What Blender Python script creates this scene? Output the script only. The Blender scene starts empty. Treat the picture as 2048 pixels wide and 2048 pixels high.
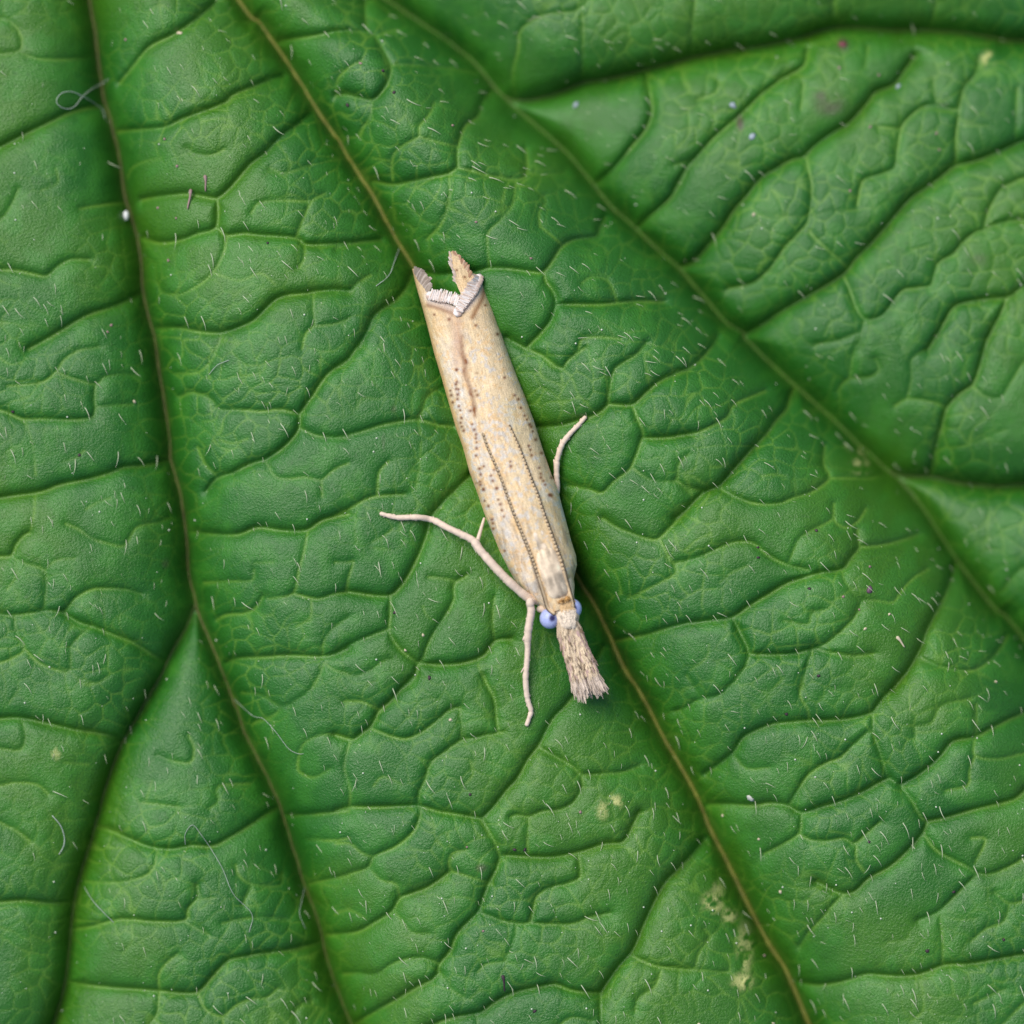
import bpy, math, random
import numpy as np
from mathutils import Vector, Matrix

random.seed(7)
rng = np.random.default_rng(11)
PXW = 2048.0
S = 27.0 / PXW                 # millimetres per traced unit; 1 Blender unit = 1 mm
scene = bpy.context.scene
scene.unit_settings.system = 'METRIC'
scene.unit_settings.scale_length = 0.001
C = scene.collection

# ------------------------------------------------------------------ camera
CAM_H = 200.0
cam_d = bpy.data.cameras.new('camera')
cam = bpy.data.objects.new('camera', cam_d)
C.objects.link(cam)
cam.location = (0, 0, CAM_H)
cam.rotation_euler = (0, 0, 0)
cam_d.sensor_width = 36.0
cam_d.lens = 36.0 * CAM_H / 27.0
cam_d.clip_start = 1.0
cam_d.clip_end = 2000.0
cam_d.dof.use_dof = True
cam_d.dof.focus_distance = CAM_H - 1.95
cam_d.dof.aperture_fstop = 0.026
scene.camera = cam

# ------------------------------------------------------------------ sky and sun
SUN_DIR = Vector((-0.40, 0.42, 0.81)).normalized()     # towards the sun
elev = math.asin(SUN_DIR.z)
azim = math.atan2(SUN_DIR.x, SUN_DIR.y)
world = bpy.data.worlds.new('World')
scene.world = world
world.use_nodes = True
wn = world.node_tree
wn.nodes.clear()
sky = wn.nodes.new('ShaderNodeTexSky')
sky.sky_type = 'NISHITA'
sky.sun_disc = False
sky.sun_elevation = elev
sky.sun_rotation = azim
sky.air_density = 0.8
sky.dust_density = 0.3
bg = wn.nodes.new('ShaderNodeBackground')
bg.inputs['Strength'].default_value = 0.05
wo = wn.nodes.new('ShaderNodeOutputWorld')
wn.links.new(sky.outputs[0], bg.inputs[0])
wn.links.new(bg.outputs[0], wo.inputs[0])

sun_d = bpy.data.lights.new('sun', 'SUN')
sun_d.energy = 1.5
sun_d.angle = math.radians(45)
sun_d.color = (1.0, 0.95, 0.87)
sun = bpy.data.objects.new('sun', sun_d)
C.objects.link(sun)
sun.location = SUN_DIR * 150
sun.rotation_euler = SUN_DIR.to_track_quat('Z', 'Y').to_euler()

scene.cycles.max_bounces = 4
scene.cycles.diffuse_bounces = 3
scene.cycles.glossy_bounces = 2
vs = scene.view_settings
vs.view_transform = 'Standard'
vs.look = 'None'
vs.gamma = 1.0
vs.use_curve_mapping = False
vs.exposure = 1.38

# ------------------------------------------------------------------ helpers
def W(px, py, z=0.0):
    return ((px - 1024.0) * S, (1024.0 - py) * S, z)

def new_obj(name, verts, faces, mat=None, parent=None, smooth=True, attrs=None, mat_idx=None):
    me = bpy.data.meshes.new(name)
    if isinstance(faces, np.ndarray):
        v = np.asarray(verts, dtype=np.float32)
        nf, k = faces.shape
        me.vertices.add(len(v)); me.vertices.foreach_set('co', v.ravel())
        me.loops.add(nf * k); me.loops.foreach_set('vertex_index', faces.astype(np.int32).ravel())
        me.polygons.add(nf)
        me.polygons.foreach_set('loop_start', np.arange(0, nf * k, k, dtype=np.int32))
        me.update(calc_edges=True)
    else:
        me.from_pydata([tuple(p) for p in verts], [], faces)
    if smooth:
        me.polygons.foreach_set('use_smooth', np.ones(len(me.polygons), dtype=bool))
    if attrs:
        for an, arr in attrs.items():
            arr = np.asarray(arr, dtype=np.float32)
            if arr.ndim == 1:
                a = me.attributes.new(an, 'FLOAT', 'POINT'); a.data.foreach_set('value', arr)
            else:
                a = me.attributes.new(an, 'FLOAT_COLOR', 'POINT')
                full = np.ones((len(arr), 4), dtype=np.float32); full[:, :3] = arr
                a.data.foreach_set('color', full.ravel())
    me.update()
    if mat is not None:
        me.materials.append(mat)
    o = bpy.data.objects.new(name, me)
    C.objects.link(o)
    if parent is not None:
        o.parent = parent
    return o

def tag(o, label=None, cat=None, group=None, kind=None):
    if label: o['label'] = label
    if cat: o['category'] = cat
    if group: o['group'] = group
    if kind: o['kind'] = kind
    return o

def empty(name, loc=(0, 0, 0)):
    o = bpy.data.objects.new(name, None)
    o.empty_display_size = 0.3
    o.location = loc
    C.objects.link(o)
    return o

def catmull(pts, sub=4):
    p = np.asarray(pts, dtype=float)
    if len(p) < 3 or sub < 2:
        return p
    q = np.vstack([2 * p[0] - p[1], p, 2 * p[-1] - p[-2]])
    out = []
    for i in range(1, len(q) - 2):
        p0, p1, p2, p3 = q[i - 1], q[i], q[i + 1], q[i + 2]
        for k in range(sub):
            t = k / sub
            out.append(0.5 * ((2 * p1) + (-p0 + p2) * t + (2 * p0 - 5 * p1 + 4 * p2 - p3) * t * t + (-p0 + 3 * p1 - 3 * p2 + p3) * t ** 3))
    out.append(p[-1])
    return np.array(out)

def resample(p, step):
    p = np.asarray(p, float)
    d = np.r_[0, np.cumsum(np.linalg.norm(np.diff(p, axis=0), axis=1))]
    n = max(2, int(round(d[-1] / step)) + 1)
    t = np.linspace(0, d[-1], n)
    return np.stack([np.interp(t, d, p[:, k]) for k in range(p.shape[1])], axis=1)

def tube(path, rad, sides=8, cap=True, flat=1.0):
    """path (n,3), rad (n,) -> verts, quad/tri faces; flat squashes the tube's height"""
    path = np.asarray(path, float); n = len(path)
    rad = np.broadcast_to(np.asarray(rad, float), (n,))
    tan = np.gradient(path, axis=0)
    tan /= np.linalg.norm(tan, axis=1)[:, None] + 1e-12
    up = np.array([0, 0, 1.0])
    V = []; F = []
    for i in range(n):
        t = tan[i]
        sd = np.cross(t, up)
        if np.linalg.norm(sd) < 1e-3:
            sd = np.array([1.0, 0, 0])
        sd /= np.linalg.norm(sd)
        nn = np.cross(sd, t)
        for k in range(sides):
            a = 2 * math.pi * k / sides
            V.append(path[i] + rad[i] * (math.cos(a) * sd + flat * math.sin(a) * nn))
    for i in range(n - 1):
        for k in range(sides):
            a = i * sides + k; b = i * sides + (k + 1) % sides
            F.append((a, b, b + sides, a + sides))
    if cap:
        for i, sgn in ((0, 1), (n - 1, -1)):
            c = len(V); V.append(path[i] - tan[i] * sgn * rad[i] * 0.6)
            for k in range(sides):
                a = i * sides + k; b = i * sides + (k + 1) % sides
                F.append((c, b, a) if sgn > 0 else (c, a, b))
    return np.array(V), F

class Soup:
    """collects pieces that belong to one part"""
    def __init__(self): self.v = []; self.f = []; self.c = []; self.n = 0
    def add(self, v, f, col=None):
        v = np.asarray(v, float)
        self.v.append(v); self.f += [tuple(i + self.n for i in q) for q in f]
        if col is not None:
            col = np.asarray(col, float)
            self.c.append(np.broadcast_to(col, (len(v), 3)) if col.ndim == 1 else col)
        self.n += len(v)
    def blade(self, a, b, w, col=None, bend=0.0, tip=0.25, thick=0.25):
        """a slender scale from a to b, a flattened six-point spindle"""
        a = np.asarray(a, float); b = np.asarray(b, float)
        d = b - a; L = np.linalg.norm(d) + 1e-9; d /= L
        sd = np.cross(d, [0, 0, 1.0]); sd /= np.linalg.norm(sd) + 1e-9
        up = np.cross(sd, d)
        V = []
        for t, ww in ((0, 0.7), (0.45, 1.0), (0.8, 0.85), (1.0, tip)):
            c = a + d * L * t + up * bend * L * t * t
            V += [c - sd * w * ww, c + up * w * ww * thick, c + sd * w * ww, c - up * w * ww * thick]
        F = []
        for i in range(3):
            for k in range(4):
                p = i * 4 + k; q = i * 4 + (k + 1) % 4
                F.append((p, q, q + 4, p + 4))
        F += [(3, 2, 1, 0), (12, 13, 14, 15)]
        self.add(V, F, col)
    def build(self, name, mat, parent=None, smooth=True):
        at = {'pigment': np.vstack(self.c)} if self.c else None
        return new_obj(name, np.vstack(self.v), self.f, mat, parent, smooth, at)

# ------------------------------------------------------------------ materials
def mat_base(name):
    m = bpy.data.materials.new(name)
    m.use_nodes = True
    nt = m.node_tree
    b = nt.nodes['Principled BSDF']
    return m, nt, b

def N(nt, t, **kw):
    n = nt.nodes.new(t)
    for k, v in kw.items():
        setattr(n, k, v)
    return n

def noise(nt, scale, detail=2.0, vec=None, rough=0.5, dist=0.0):
    n = N(nt, 'ShaderNodeTexNoise')
    n.inputs['Scale'].default_value = scale
    n.inputs['Detail'].default_value = detail
    n.inputs['Roughness'].default_value = rough
    n.inputs['Distortion'].default_value = dist
    if vec is not None: nt.links.new(vec, n.inputs['Vector'])
    return n

def ramp(nt, src, lo, hi):
    n = N(nt, 'ShaderNodeMapRange')
    n.interpolation_type = 'SMOOTHSTEP'
    n.inputs['From Min'].default_value = lo
    n.inputs['From Max'].default_value = hi
    nt.links.new(src, n.inputs['Value'])
    return n.outputs['Result']

def mix(nt, fac, a, b, mode='MIX'):
    n = N(nt, 'ShaderNodeMix', data_type='RGBA', blend_type=mode)
    for sock, val in (('Factor', fac), ('A', a), ('B', b)):
        s = [i for i in n.inputs if i.name == sock and (i.type == ('VALUE' if sock == 'Factor' else 'RGBA'))][0]
        if hasattr(val, 'is_linked') or isinstance(val, bpy.types.NodeSocket): nt.links.new(val, s)
        elif sock == 'Factor': s.default_value = val
        else: s.default_value = (*val, 1.0)
    return [o for o in n.outputs if o.type == 'RGBA'][0]

def math_n(nt, op, a, b):
    n = N(nt, 'ShaderNodeMath', operation=op)
    for i, v in enumerate((a, b)):
        if isinstance(v, bpy.types.NodeSocket): nt.links.new(v, n.inputs[i])
        else: n.inputs[i].default_value = v
    return n.outputs[0]

def bump(nt, h, strength, distance, normal=None):
    n = N(nt, 'ShaderNodeBump')
    n.inputs['Strength'].default_value = strength
    n.inputs['Distance'].default_value = distance
    nt.links.new(h, n.inputs['Height'])
    if normal is not None: nt.links.new(normal, n.inputs['Normal'])
    return n.outputs['Normal']

def attr(nt, name):
    n = N(nt, 'ShaderNodeAttribute', attribute_name=name)
    return n

def coords(nt, scale=None, rot=None):
    tc = N(nt, 'ShaderNodeTexCoord')
    if scale is None and rot is None: return tc.outputs['Object']
    mp = N(nt, 'ShaderNodeMapping')
    if rot: mp.inputs['Rotation'].default_value = rot
    if scale: mp.inputs['Scale'].default_value = scale
    nt.links.new(tc.outputs['Object'], mp.inputs['Vector'])
    return mp.outputs['Vector']

def leaf_material():
    m, nt, b = mat_base('leaf_green')
    co = coords(nt)
    fine = noise(nt, 17.0, 2, co, 0.7)
    c = attr(nt, 'pigment').outputs['Color']
    c = mix(nt, math_n(nt, 'MULTIPLY', ramp(nt, fine.outputs['Fac'], 0.45, 0.8), 0.5), c, LEAF_D)
    les = attr(nt, 'lesion').outputs['Fac']
    c = mix(nt, math_n(nt, 'MULTIPLY', les, ramp(nt, fine.outputs['Fac'], 0.28, 0.5)), c, (0.56, 0.56, 0.20))
    nt.links.new(c, b.inputs['Base Color'])
    b.inputs['Roughness'].default_value = 0.43
    b.inputs['Specular IOR Level'].default_value = 0.52
    h = math_n(nt, 'MULTIPLY', fine.outputs['Fac'], 0.030)      # millimetres
    nt.links.new(bump(nt, h, 1.0, 1.0), b.inputs['Normal'])
    return m

LEAF_A = (0.019, 0.132, 0.009)
LEAF_B = (0.044, 0.165, 0.006)
LEAF_C = (0.040, 0.198, 0.014)
LEAF_D = (0.011, 0.084, 0.004)
VEIN_C = (0.165, 0.330, 0.032)

def simple_mat(name, col, rough=0.6, var=0.25, scale=6.0, bmp=0.3, bdist=0.01, spec=0.4, pigment=False, vec_scale=None):
    m, nt, b = mat_base(name)
    co = coords(nt, vec_scale)
    n = noise(nt, scale, 4, co, 0.6)
    if pigment:
        base = attr(nt, 'pigment').outputs['Color']
    else:
        r = N(nt, 'ShaderNodeRGB'); r.outputs[0].default_value = (*col, 1); base = r.outputs[0]
    hs = N(nt, 'ShaderNodeHueSaturation')
    nt.links.new(base, hs.inputs['Color'])
    mr = N(nt, 'ShaderNodeMapRange'); mr.inputs['From Min'].default_value = 0.25; mr.inputs['From Max'].default_value = 0.75
    mr.inputs['To Min'].default_value = 1 - var; mr.inputs['To Max'].default_value = 1 + var
    nt.links.new(n.outputs['Fac'], mr.inputs['Value']); nt.links.new(mr.outputs[0], hs.inputs['Value'])
    nt.links.new(hs.outputs[0], b.inputs['Base Color'])
    b.inputs['Roughness'].default_value = rough
    b.inputs['Specular IOR Level'].default_value = spec
    n2 = noise(nt, scale * 3, 3, co, 0.6)
    nt.links.new(bump(nt, n2.outputs['Fac'], bmp, bdist), b.inputs['Normal'])
    return m

# ------------------------------------------------------------------ the leaf: its veins, traced in nine fields of the blade
FIELD = {'A': (0, 0), 'B': (674, 0), 'C': (1348, 0), 'D': (0, 674), 'E': (674, 674), 'F': (1348, 674),
         'G': (0, 1348), 'H': (674, 1348), 'I': (1348, 1348)}
K = 700.0 / 1932.0
def fp(f, x, y): return (FIELD[f][0] + x * K, FIELD[f][1] + y * K)

V1 = [(60, -650), (140, -250)] + [fp('A', *p) for p in [(485,0),(515,160),(545,400),(570,560),(610,680),(650,860),(680,1050),(715,1170),(750,1300),(775,1430),(785,1600),(820,1760)]] \
   + [fp('D', *p) for p in [(850,0),(880,200),(915,420),(935,600),(945,690),(985,830),(1015,980),(1035,1150),(1040,1300),(1075,1450),(1090,1510),(1135,1620),(1190,1750)]] \
   + [fp('G', *p) for p in [(1230,0),(1290,150),(1350,320),(1420,460),(1490,600),(1545,720),(1590,880),(1650,1060),(1680,1170),(1740,1320),(1775,1440),(1800,1560),(1850,1720),(1930,1920)]] + [(800, 2300), (930, 2700), (1000, 3200)]
V1B = [fp('D', *p) for p in [(1080,1470),(1030,1590),(960,1720),(900,1850)]] + [fp('G', *p) for p in [(885,20),(820,130),(710,320),(660,420),(600,580),(540,790),(490,960),(440,1120),(410,1250),(390,1420),(375,1600),(350,1750),(310,1880)]] + [(70, 2150), (-30, 2500), (-150, 2900)]
V2 = [(60, -650), (270, -330)] + [fp('A', *p) for p in [(1320,0),(1420,110),(1530,260),(1640,430),(1740,590),(1850,750)]] + [fp('B', *p) for p in [(0,760),(80,900),(200,1080),(320,1310),(420,1470)]] + [(930, 720), (1040, 930)] \
   + [fp('E', *p) for p in [(1320,1320),(1400,1440),(1480,1600),(1540,1730),(1600,1850)]] + [fp('H', *p) for p in [(1700,150),(1790,330),(1880,480)]] + [fp('I', *p) for p in [(0,450),(110,640),(190,830),(290,1030),(390,1230),(500,1450),(620,1640),(690,1800),(745,1930)]] + [(1750, 2350), (1900, 2750), (2050, 3200)]
V3 = [(60, -650), (420, -330), (680, -80)] + [fp('B', *p) for p in [(440,90),(600,200),(760,330),(850,440),(960,560),(1100,680),(1240,800),(1330,900),(1420,1010),(1520,1130),(1640,1240),(1800,1390)]] + [fp('C', *p) for p in [(30,1470),(110,1560),(220,1690),(300,1780),(400,1840)]] \
   + [fp('F', *p) for p in [(400,0),(520,120),(650,240),(800,370),(920,480),(1010,570),(1110,660),(1200,740),(1300,830),(1400,960),(1470,1070),(1570,1220),(1700,1390),(1800,1510),(1932,1640)]] + [(2300, 1600), (2700, 2050), (3100, 2500)]
V4 = [fp('B', *p) for p in [(850,440),(900,500),(1000,540),(1140,520),(1260,480),(1360,440),(1500,420),(1700,370)]] + [fp('C', *p) for p in [(0,330),(110,300),(300,265),(500,235),(700,190),(860,140),(1000,130),(1200,145),(1430,145),(1620,160),(1800,185),(1932,200)]] + [(2400, 60), (2900, -80)]
V5 = [fp('F', *p) for p in [(1200,740),(1300,770),(1430,770),(1560,800),(1700,815),(1932,815)]] + [(2400, 930), (2900, 850)]
PRIM = [V1, V1B, V2, V3, V4, V5]

VE = {}
VE['A'] = """2 0,825 150,745 260,690 400,620 540,580
4 0,1240 60,1170 100,1090 115,1050
4 450,1160 540,1140 690,1115
4 0,310 110,290 130,230 100,160 50,120 0,110
4 110,290 200,330 330,335 480,320
3 0,1495 100,1500 200,1520 270,1530 330,1480 400,1440 500,1440
2 170,1932 300,1860 480,1750 620,1700 740,1640 785,1600
2 660,460 740,370 830,270 930,220 1000,180 1080,120 1150,60 1200,0
2 640,720 800,720 930,710 1010,670 1100,640 1250,580 1290,540 1400,490 1480,450 1560,420
2 785,1105 850,1095 950,1085 1050,1080 1130,1095 1210,1105 1280,1050 1340,980 1400,910 1480,850 1550,770 1650,690 1710,630
2 790,1310 880,1345 1000,1335 1100,1300 1200,1270 1215,1180 1210,1105
2 1215,1270 1260,1310 1350,1300 1450,1310 1640,1325 1690,1360 1800,1360 1932,1350
4 1640,1325 1680,1230 1725,1130 1760,1100 1800,1080
4 1400,1190 1440,1135 1560,1120 1725,1125
4 1260,1310 1250,1400 1200,1500 1130,1570 1050,1615 990,1635 910,1620 870,1550 860,1460
4 1690,1360 1690,1440 1660,1490
5 1200,1520 1340,1560 1450,1520 1530,1580
2 860,1810 1000,1815 1100,1835 1220,1845 1330,1815 1420,1770 1500,1690 1570,1645 1700,1630 1740,1620 1850,1610 1932,1615
4 1740,1630 1740,1720 1745,1800 1700,1850 1680,1932
4 1745,1810 1850,1800 1932,1770
2 1540,220 1640,215 1740,205 1850,185 1932,175
4 1040,830 1090,860 1180,870 1250,840
5 700,980 730,930 800,900 900,880
4 1500,940 1570,970 1650,950 1720,920
5 320,940 330,1020 240,1060"""
VE['B'] = """2 0,185 80,180 150,185 210,200 220,215
2 150,0 155,80 165,180
4 215,210 260,180 330,160
2 215,210 260,290 300,370 290,450 250,520 200,565 130,550 50,530 0,530
3 300,370 400,365 500,370 650,375 760,390
4 200,570 190,650 150,710 130,760
4 0,470 20,430 80,380 140,350
2 850,490 800,560 780,640 710,700 680,780 665,850 670,930
2 670,930 620,970 520,990 420,1010 310,1025 200,1000
3 670,940 760,960 870,990 980,1000 1040,980 1050,900 1040,820
4 1050,960 1150,970 1260,950
4 540,580 510,650 460,710 460,770
4 460,770 560,800 660,820
4 460,770 380,810 320,860 305,930 310,1000
5 200,880 300,900
4 620,980 625,1080 610,1180 570,1260 540,1290 500,1330
4 985,1010 980,1090 960,1160 900,1230 840,1290 830,1340 835,1410 840,1490
5 540,1290 620,1320
2 420,1500 560,1520 650,1515 750,1510 850,1490 960,1495 1060,1510 1140,1510 1200,1430 1240,1370 1310,1330 1430,1310 1450,1260 1480,1200
2 1140,1510 1150,1560 1190,1620 1205,1680 1180,1770 1120,1850 1050,1920
2 1205,1690 1320,1690 1450,1690 1540,1680 1650,1670 1800,1670
4 1540,1680 1520,1610 1480,1550 1400,1540 1350,1570
4 1120,1260 1115,1180 1150,1130 1140,1090
5 1120,1260 1180,1310 1250,1370
2 940,1870 1040,1930
4 1330,1932 1350,1880 1440,1870 1560,1880
2 0,1380 100,1350 240,1330
4 0,1630 80,1630 110,1580 190,1530
2 420,1500 390,1580 330,1660 220,1740 180,1820 130,1932
4 980,540 970,390 1000,270 1010,170 1080,110 1160,75 1300,65 1360,30 1390,0
4 1360,440 1355,300 1360,150 1350,70
2 1420,1010 1490,960 1560,890 1640,790 1700,720 1740,620 1730,500 1710,400
2 1660,1250 1750,1170 1840,1090 1900,1000 1932,930"""
VE['C'] = """2 0,1050 60,940 120,870 220,760 300,690 400,600 470,530 600,430 720,360 750,260
4 0,910 110,880
4 250,440 230,510 130,550
1 30,1470 110,1440 200,1340 280,1240 330,1160 400,1080 480,980 560,930 650,880 720,860 780,800 860,740 960,680 1020,620 1080,550 1120,500 1220,460 1280,380 1340,300
3 730,860 745,950 760,1030 745,1190 720,1250 600,1380 540,1470 440,1560 300,1590
4 740,1270 800,1340 880,1410 960,1480
5 560,1190 650,1200 740,1195
1 420,1830 500,1780 620,1700 740,1630 830,1580 950,1500 1000,1430 1100,1330 1160,1260 1230,1180 1310,1090 1400,1030 1480,970 1560,910 1680,880 1800,830 1932,770
3 1560,900 1560,760 1575,640 1580,600 1610,480 1680,390 1700,300
3 1575,605 1500,590 1410,575 1330,620 1260,700 1230,850 1210,930 1110,970 1040,1000 1010,1130
4 1130,700 1250,710
5 1010,800 1000,860 960,910
4 1440,440 1450,570
5 1040,1000 960,960
5 1010,1160 850,1170 760,1200
4 1060,360 1080,250
4 700,600 720,460
5 1600,690 1740,690
4 1890,750 1895,600 1905,480
3 940,1530 970,1600 1000,1690 1050,1760 1150,1740 1250,1610 1340,1590 1420,1570 1450,1460 1540,1400 1620,1310 1700,1270 1800,1230 1932,1210
3 1710,1260 1740,1160 1800,1050 1860,1010 1932,980
5 1520,1190 1610,1100
4 1050,1760 1030,1850 1020,1932
4 1030,1830 900,1880 780,1900
2 1400,1932 1470,1820 1530,1710 1600,1670 1740,1650 1840,1640 1890,1610 1932,1570
2 1840,1640 1790,1760 1740,1850 1710,1932
5 1250,1932 1250,1840 1310,1770
5 860,1780 830,1850
4 880,130 880,0
4 1430,140 1460,0
4 110,290 100,150 120,0
5 1120,1500 1200,1470
5 1310,1380 1400,1360"""
VE['D'] = """4 60,275 180,265 260,250 330,190 370,130 450,80 560,60
4 330,200 420,235 540,265 590,225 680,210 760,215
3 540,265 535,340 540,400 515,450 400,460 250,455 140,455 60,420 0,405
4 540,390 640,380 740,375
5 150,460 190,560 210,680 215,760
2 0,890 100,875 240,855 350,815 500,785 620,750 690,720 800,710 930,680
5 360,690 430,670 480,630
5 210,880 205,980 190,1060
5 490,950 560,910 620,890
4 380,1030 450,1060 520,1110 620,1140 700,1150 750,1070 790,1040 880,1025 940,1000
3 0,1210 80,1205 110,1140 150,1095 180,1080
4 100,1220 180,1255 265,1285 275,1380 260,1500
5 260,1290 330,1230 430,1220
5 100,1220 110,1310 60,1390
3 0,1525 100,1530 200,1520 280,1505 370,1510 430,1440 520,1390 600,1385 700,1390 790,1415
2 370,1520 450,1570 520,1590 640,1640 740,1680 860,1760 920,1790
4 100,1535 110,1620 155,1715 80,1770 0,1800
4 160,1720 230,1790 330,1830 400,1840 410,1760 415,1690 515,1600
5 410,1840 480,1910 560,1900 610,1870
4 980,205 1080,205 1130,185 1190,120 1220,40 1230,0
3 1000,330 1080,310 1180,350 1215,400 1330,405 1450,415 1560,405 1665,430
5 1215,410 1200,460 1130,470
2 1665,430 1700,380 1750,310 1810,220 1870,170 1932,130
2 1665,430 1660,510 1610,580 1540,640 1470,680 1400,700 1300,750 1210,780 1150,850
3 1665,505 1750,545 1860,560 1932,560
5 1225,570 1300,590 1380,565
4 1100,610 1140,700 1200,760
4 1480,690 1530,770 1600,785 1700,775 1785,790 1860,730 1932,700
4 1785,790 1790,880
2 1055,1075 1150,1085 1320,1090 1430,1050 1560,1065 1700,1065 1790,1010 1932,975
4 1710,1065 1690,1180 1660,1290 1630,1410 1490,1440
3 1630,1410 1760,1440 1850,1415 1932,1400
5 1420,1245 1520,1240
4 1130,1355 1280,1345 1400,1340 1415,1280
3 1200,1560 1260,1530 1370,1520 1430,1480 1460,1430
5 1730,1450 1725,1540 1650,1590
2 1250,1800 1320,1770 1480,1760 1600,1750 1780,1755 1860,1740 1932,1710
4 1790,1750 1800,1670 1850,1600 1932,1540
4 1800,1790 1760,1890 1730,1932
4 1800,1790 1860,1830 1932,1845
5 1330,140 1340,180 1350,220 1460,200 1480,140"""
VE['E'] = """2 0,180 60,140 120,60 160,0
3 0,560 130,530 260,490 400,465 470,465 560,490 640,500
5 120,400 150,345 240,350
4 460,470 480,400 510,330 590,280
5 470,580 460,720 440,840
3 0,985 80,945 140,910 220,880 380,870
4 230,870 240,750 290,690
2 800,700 740,760 650,850 580,920 520,1000 500,1080 460,1190 400,1310 350,1380 300,1420 200,1420 70,1400
5 200,1130 260,1100 310,1060
5 190,1160 300,1170
4 0,1240 70,1240 100,1235 80,1300 60,1390
3 300,1425 300,1530 295,1620 350,1710 450,1790
3 300,1600 200,1640 100,1680 0,1740
3 450,1790 480,1760 510,1680 560,1590 620,1500 650,1430 650,1360 720,1310
5 560,1570 500,1530 480,1480
4 510,1320 600,1330 650,1340
2 450,1790 570,1800 700,1790 810,1750 870,1670 960,1660
4 870,1670 860,1550 870,1430
2 450,1790 430,1880 360,1932
4 0,1830 100,1860 190,1830 260,1780 300,1770
5 780,1800 820,1900
3 930,10 1040,70 1130,110 1230,180 1280,130 1360,70
5 1230,180 1245,280
3 1700,40 1640,110 1530,180 1505,270 1490,370
2 1490,380 1430,430 1340,460 1240,490 1110,500
2 1490,375 1620,380 1680,330 1760,260 1840,220 1932,190
3 1625,390 1650,450 1680,530 1670,580 1630,690 1600,740 1520,800 1460,860 1380,840 1270,820
2 1680,560 1800,560 1932,540
4 1630,730 1700,780 1780,800 1870,800 1932,860
4 1870,790 1880,700 1932,650
3 1460,1000 1540,1050 1640,1090 1720,1115 1770,1110 1830,1050 1932,950
4 1770,1110 1800,1170 1850,1250 1932,1230
4 1850,1250 1860,1300 1780,1350 1680,1400 1600,1440
2 1530,1680 1600,1660 1700,1640 1820,1600 1932,1570"""
VE['F'] = """2 0,205 80,175 150,120 210,50 240,0
3 0,550 120,530 230,480 290,440 320,380 400,340 500,300
5 140,540 150,600
1 0,1000 60,950 150,860 240,820 320,730 420,620 500,540 560,460 620,400 650,320 680,270
3 0,790 60,830 150,850
3 250,840 340,890 440,920 560,920 640,890 740,860 820,810 850,770 820,700 830,600
4 850,780 980,780 1090,780 1180,750
5 470,770 540,760 600,770
5 660,880 650,780
3 0,1240 100,1220 220,1170 320,1130 420,1135 500,1200 600,1250 720,1280
4 870,1000 800,1040 700,1090 660,1140 620,1240
4 870,920 870,1010 930,1050 1000,1020 1050,950
3 1000,1060 1005,1130 1020,1155 1120,1150 1240,1125 1350,1090
2 1010,1160 960,1220 910,1280 780,1300 680,1330 600,1360 500,1420 400,1480 310,1540 180,1560 60,1575 0,1590
4 910,1285 930,1350 1010,1440 1100,1450 1190,1460 1240,1400 1310,1330 1400,1280
3 1020,1450 980,1540 900,1620 830,1680 765,1710
2 310,1540 350,1620 390,1700 410,1740 520,1745 640,1740 765,1710
3 765,1710 850,1735 960,1755 1080,1740
4 590,1560 720,1580 740,1520 800,1500
5 240,1350 300,1300 390,1260
3 750,1710 720,1800 690,1932
3 405,1740 370,1830 280,1932
5 80,1830 170,1760 180,1690
1 1570,1240 1530,1350 1470,1470 1390,1600 1350,1700 1290,1810 1200,1932
3 1350,1770 1440,1810 1600,1840 1700,1810 1800,1720 1850,1650
4 910,300 930,260 970,220 980,130 1000,60 1030,0
4 975,225 1080,220 1130,180 1110,120
5 920,310 920,400
2 1430,760 1450,620 1480,500 1510,390 1580,310 1650,260 1690,150 1730,0
4 1505,390 1430,360 1290,340 1220,380
4 1290,330 1310,220 1310,120 1400,60 1440,0
4 1650,270 1700,320 1800,335 1850,260 1932,130
5 1660,590 1750,540 1830,510
4 1830,1400 1870,1330 1932,1270"""
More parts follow.
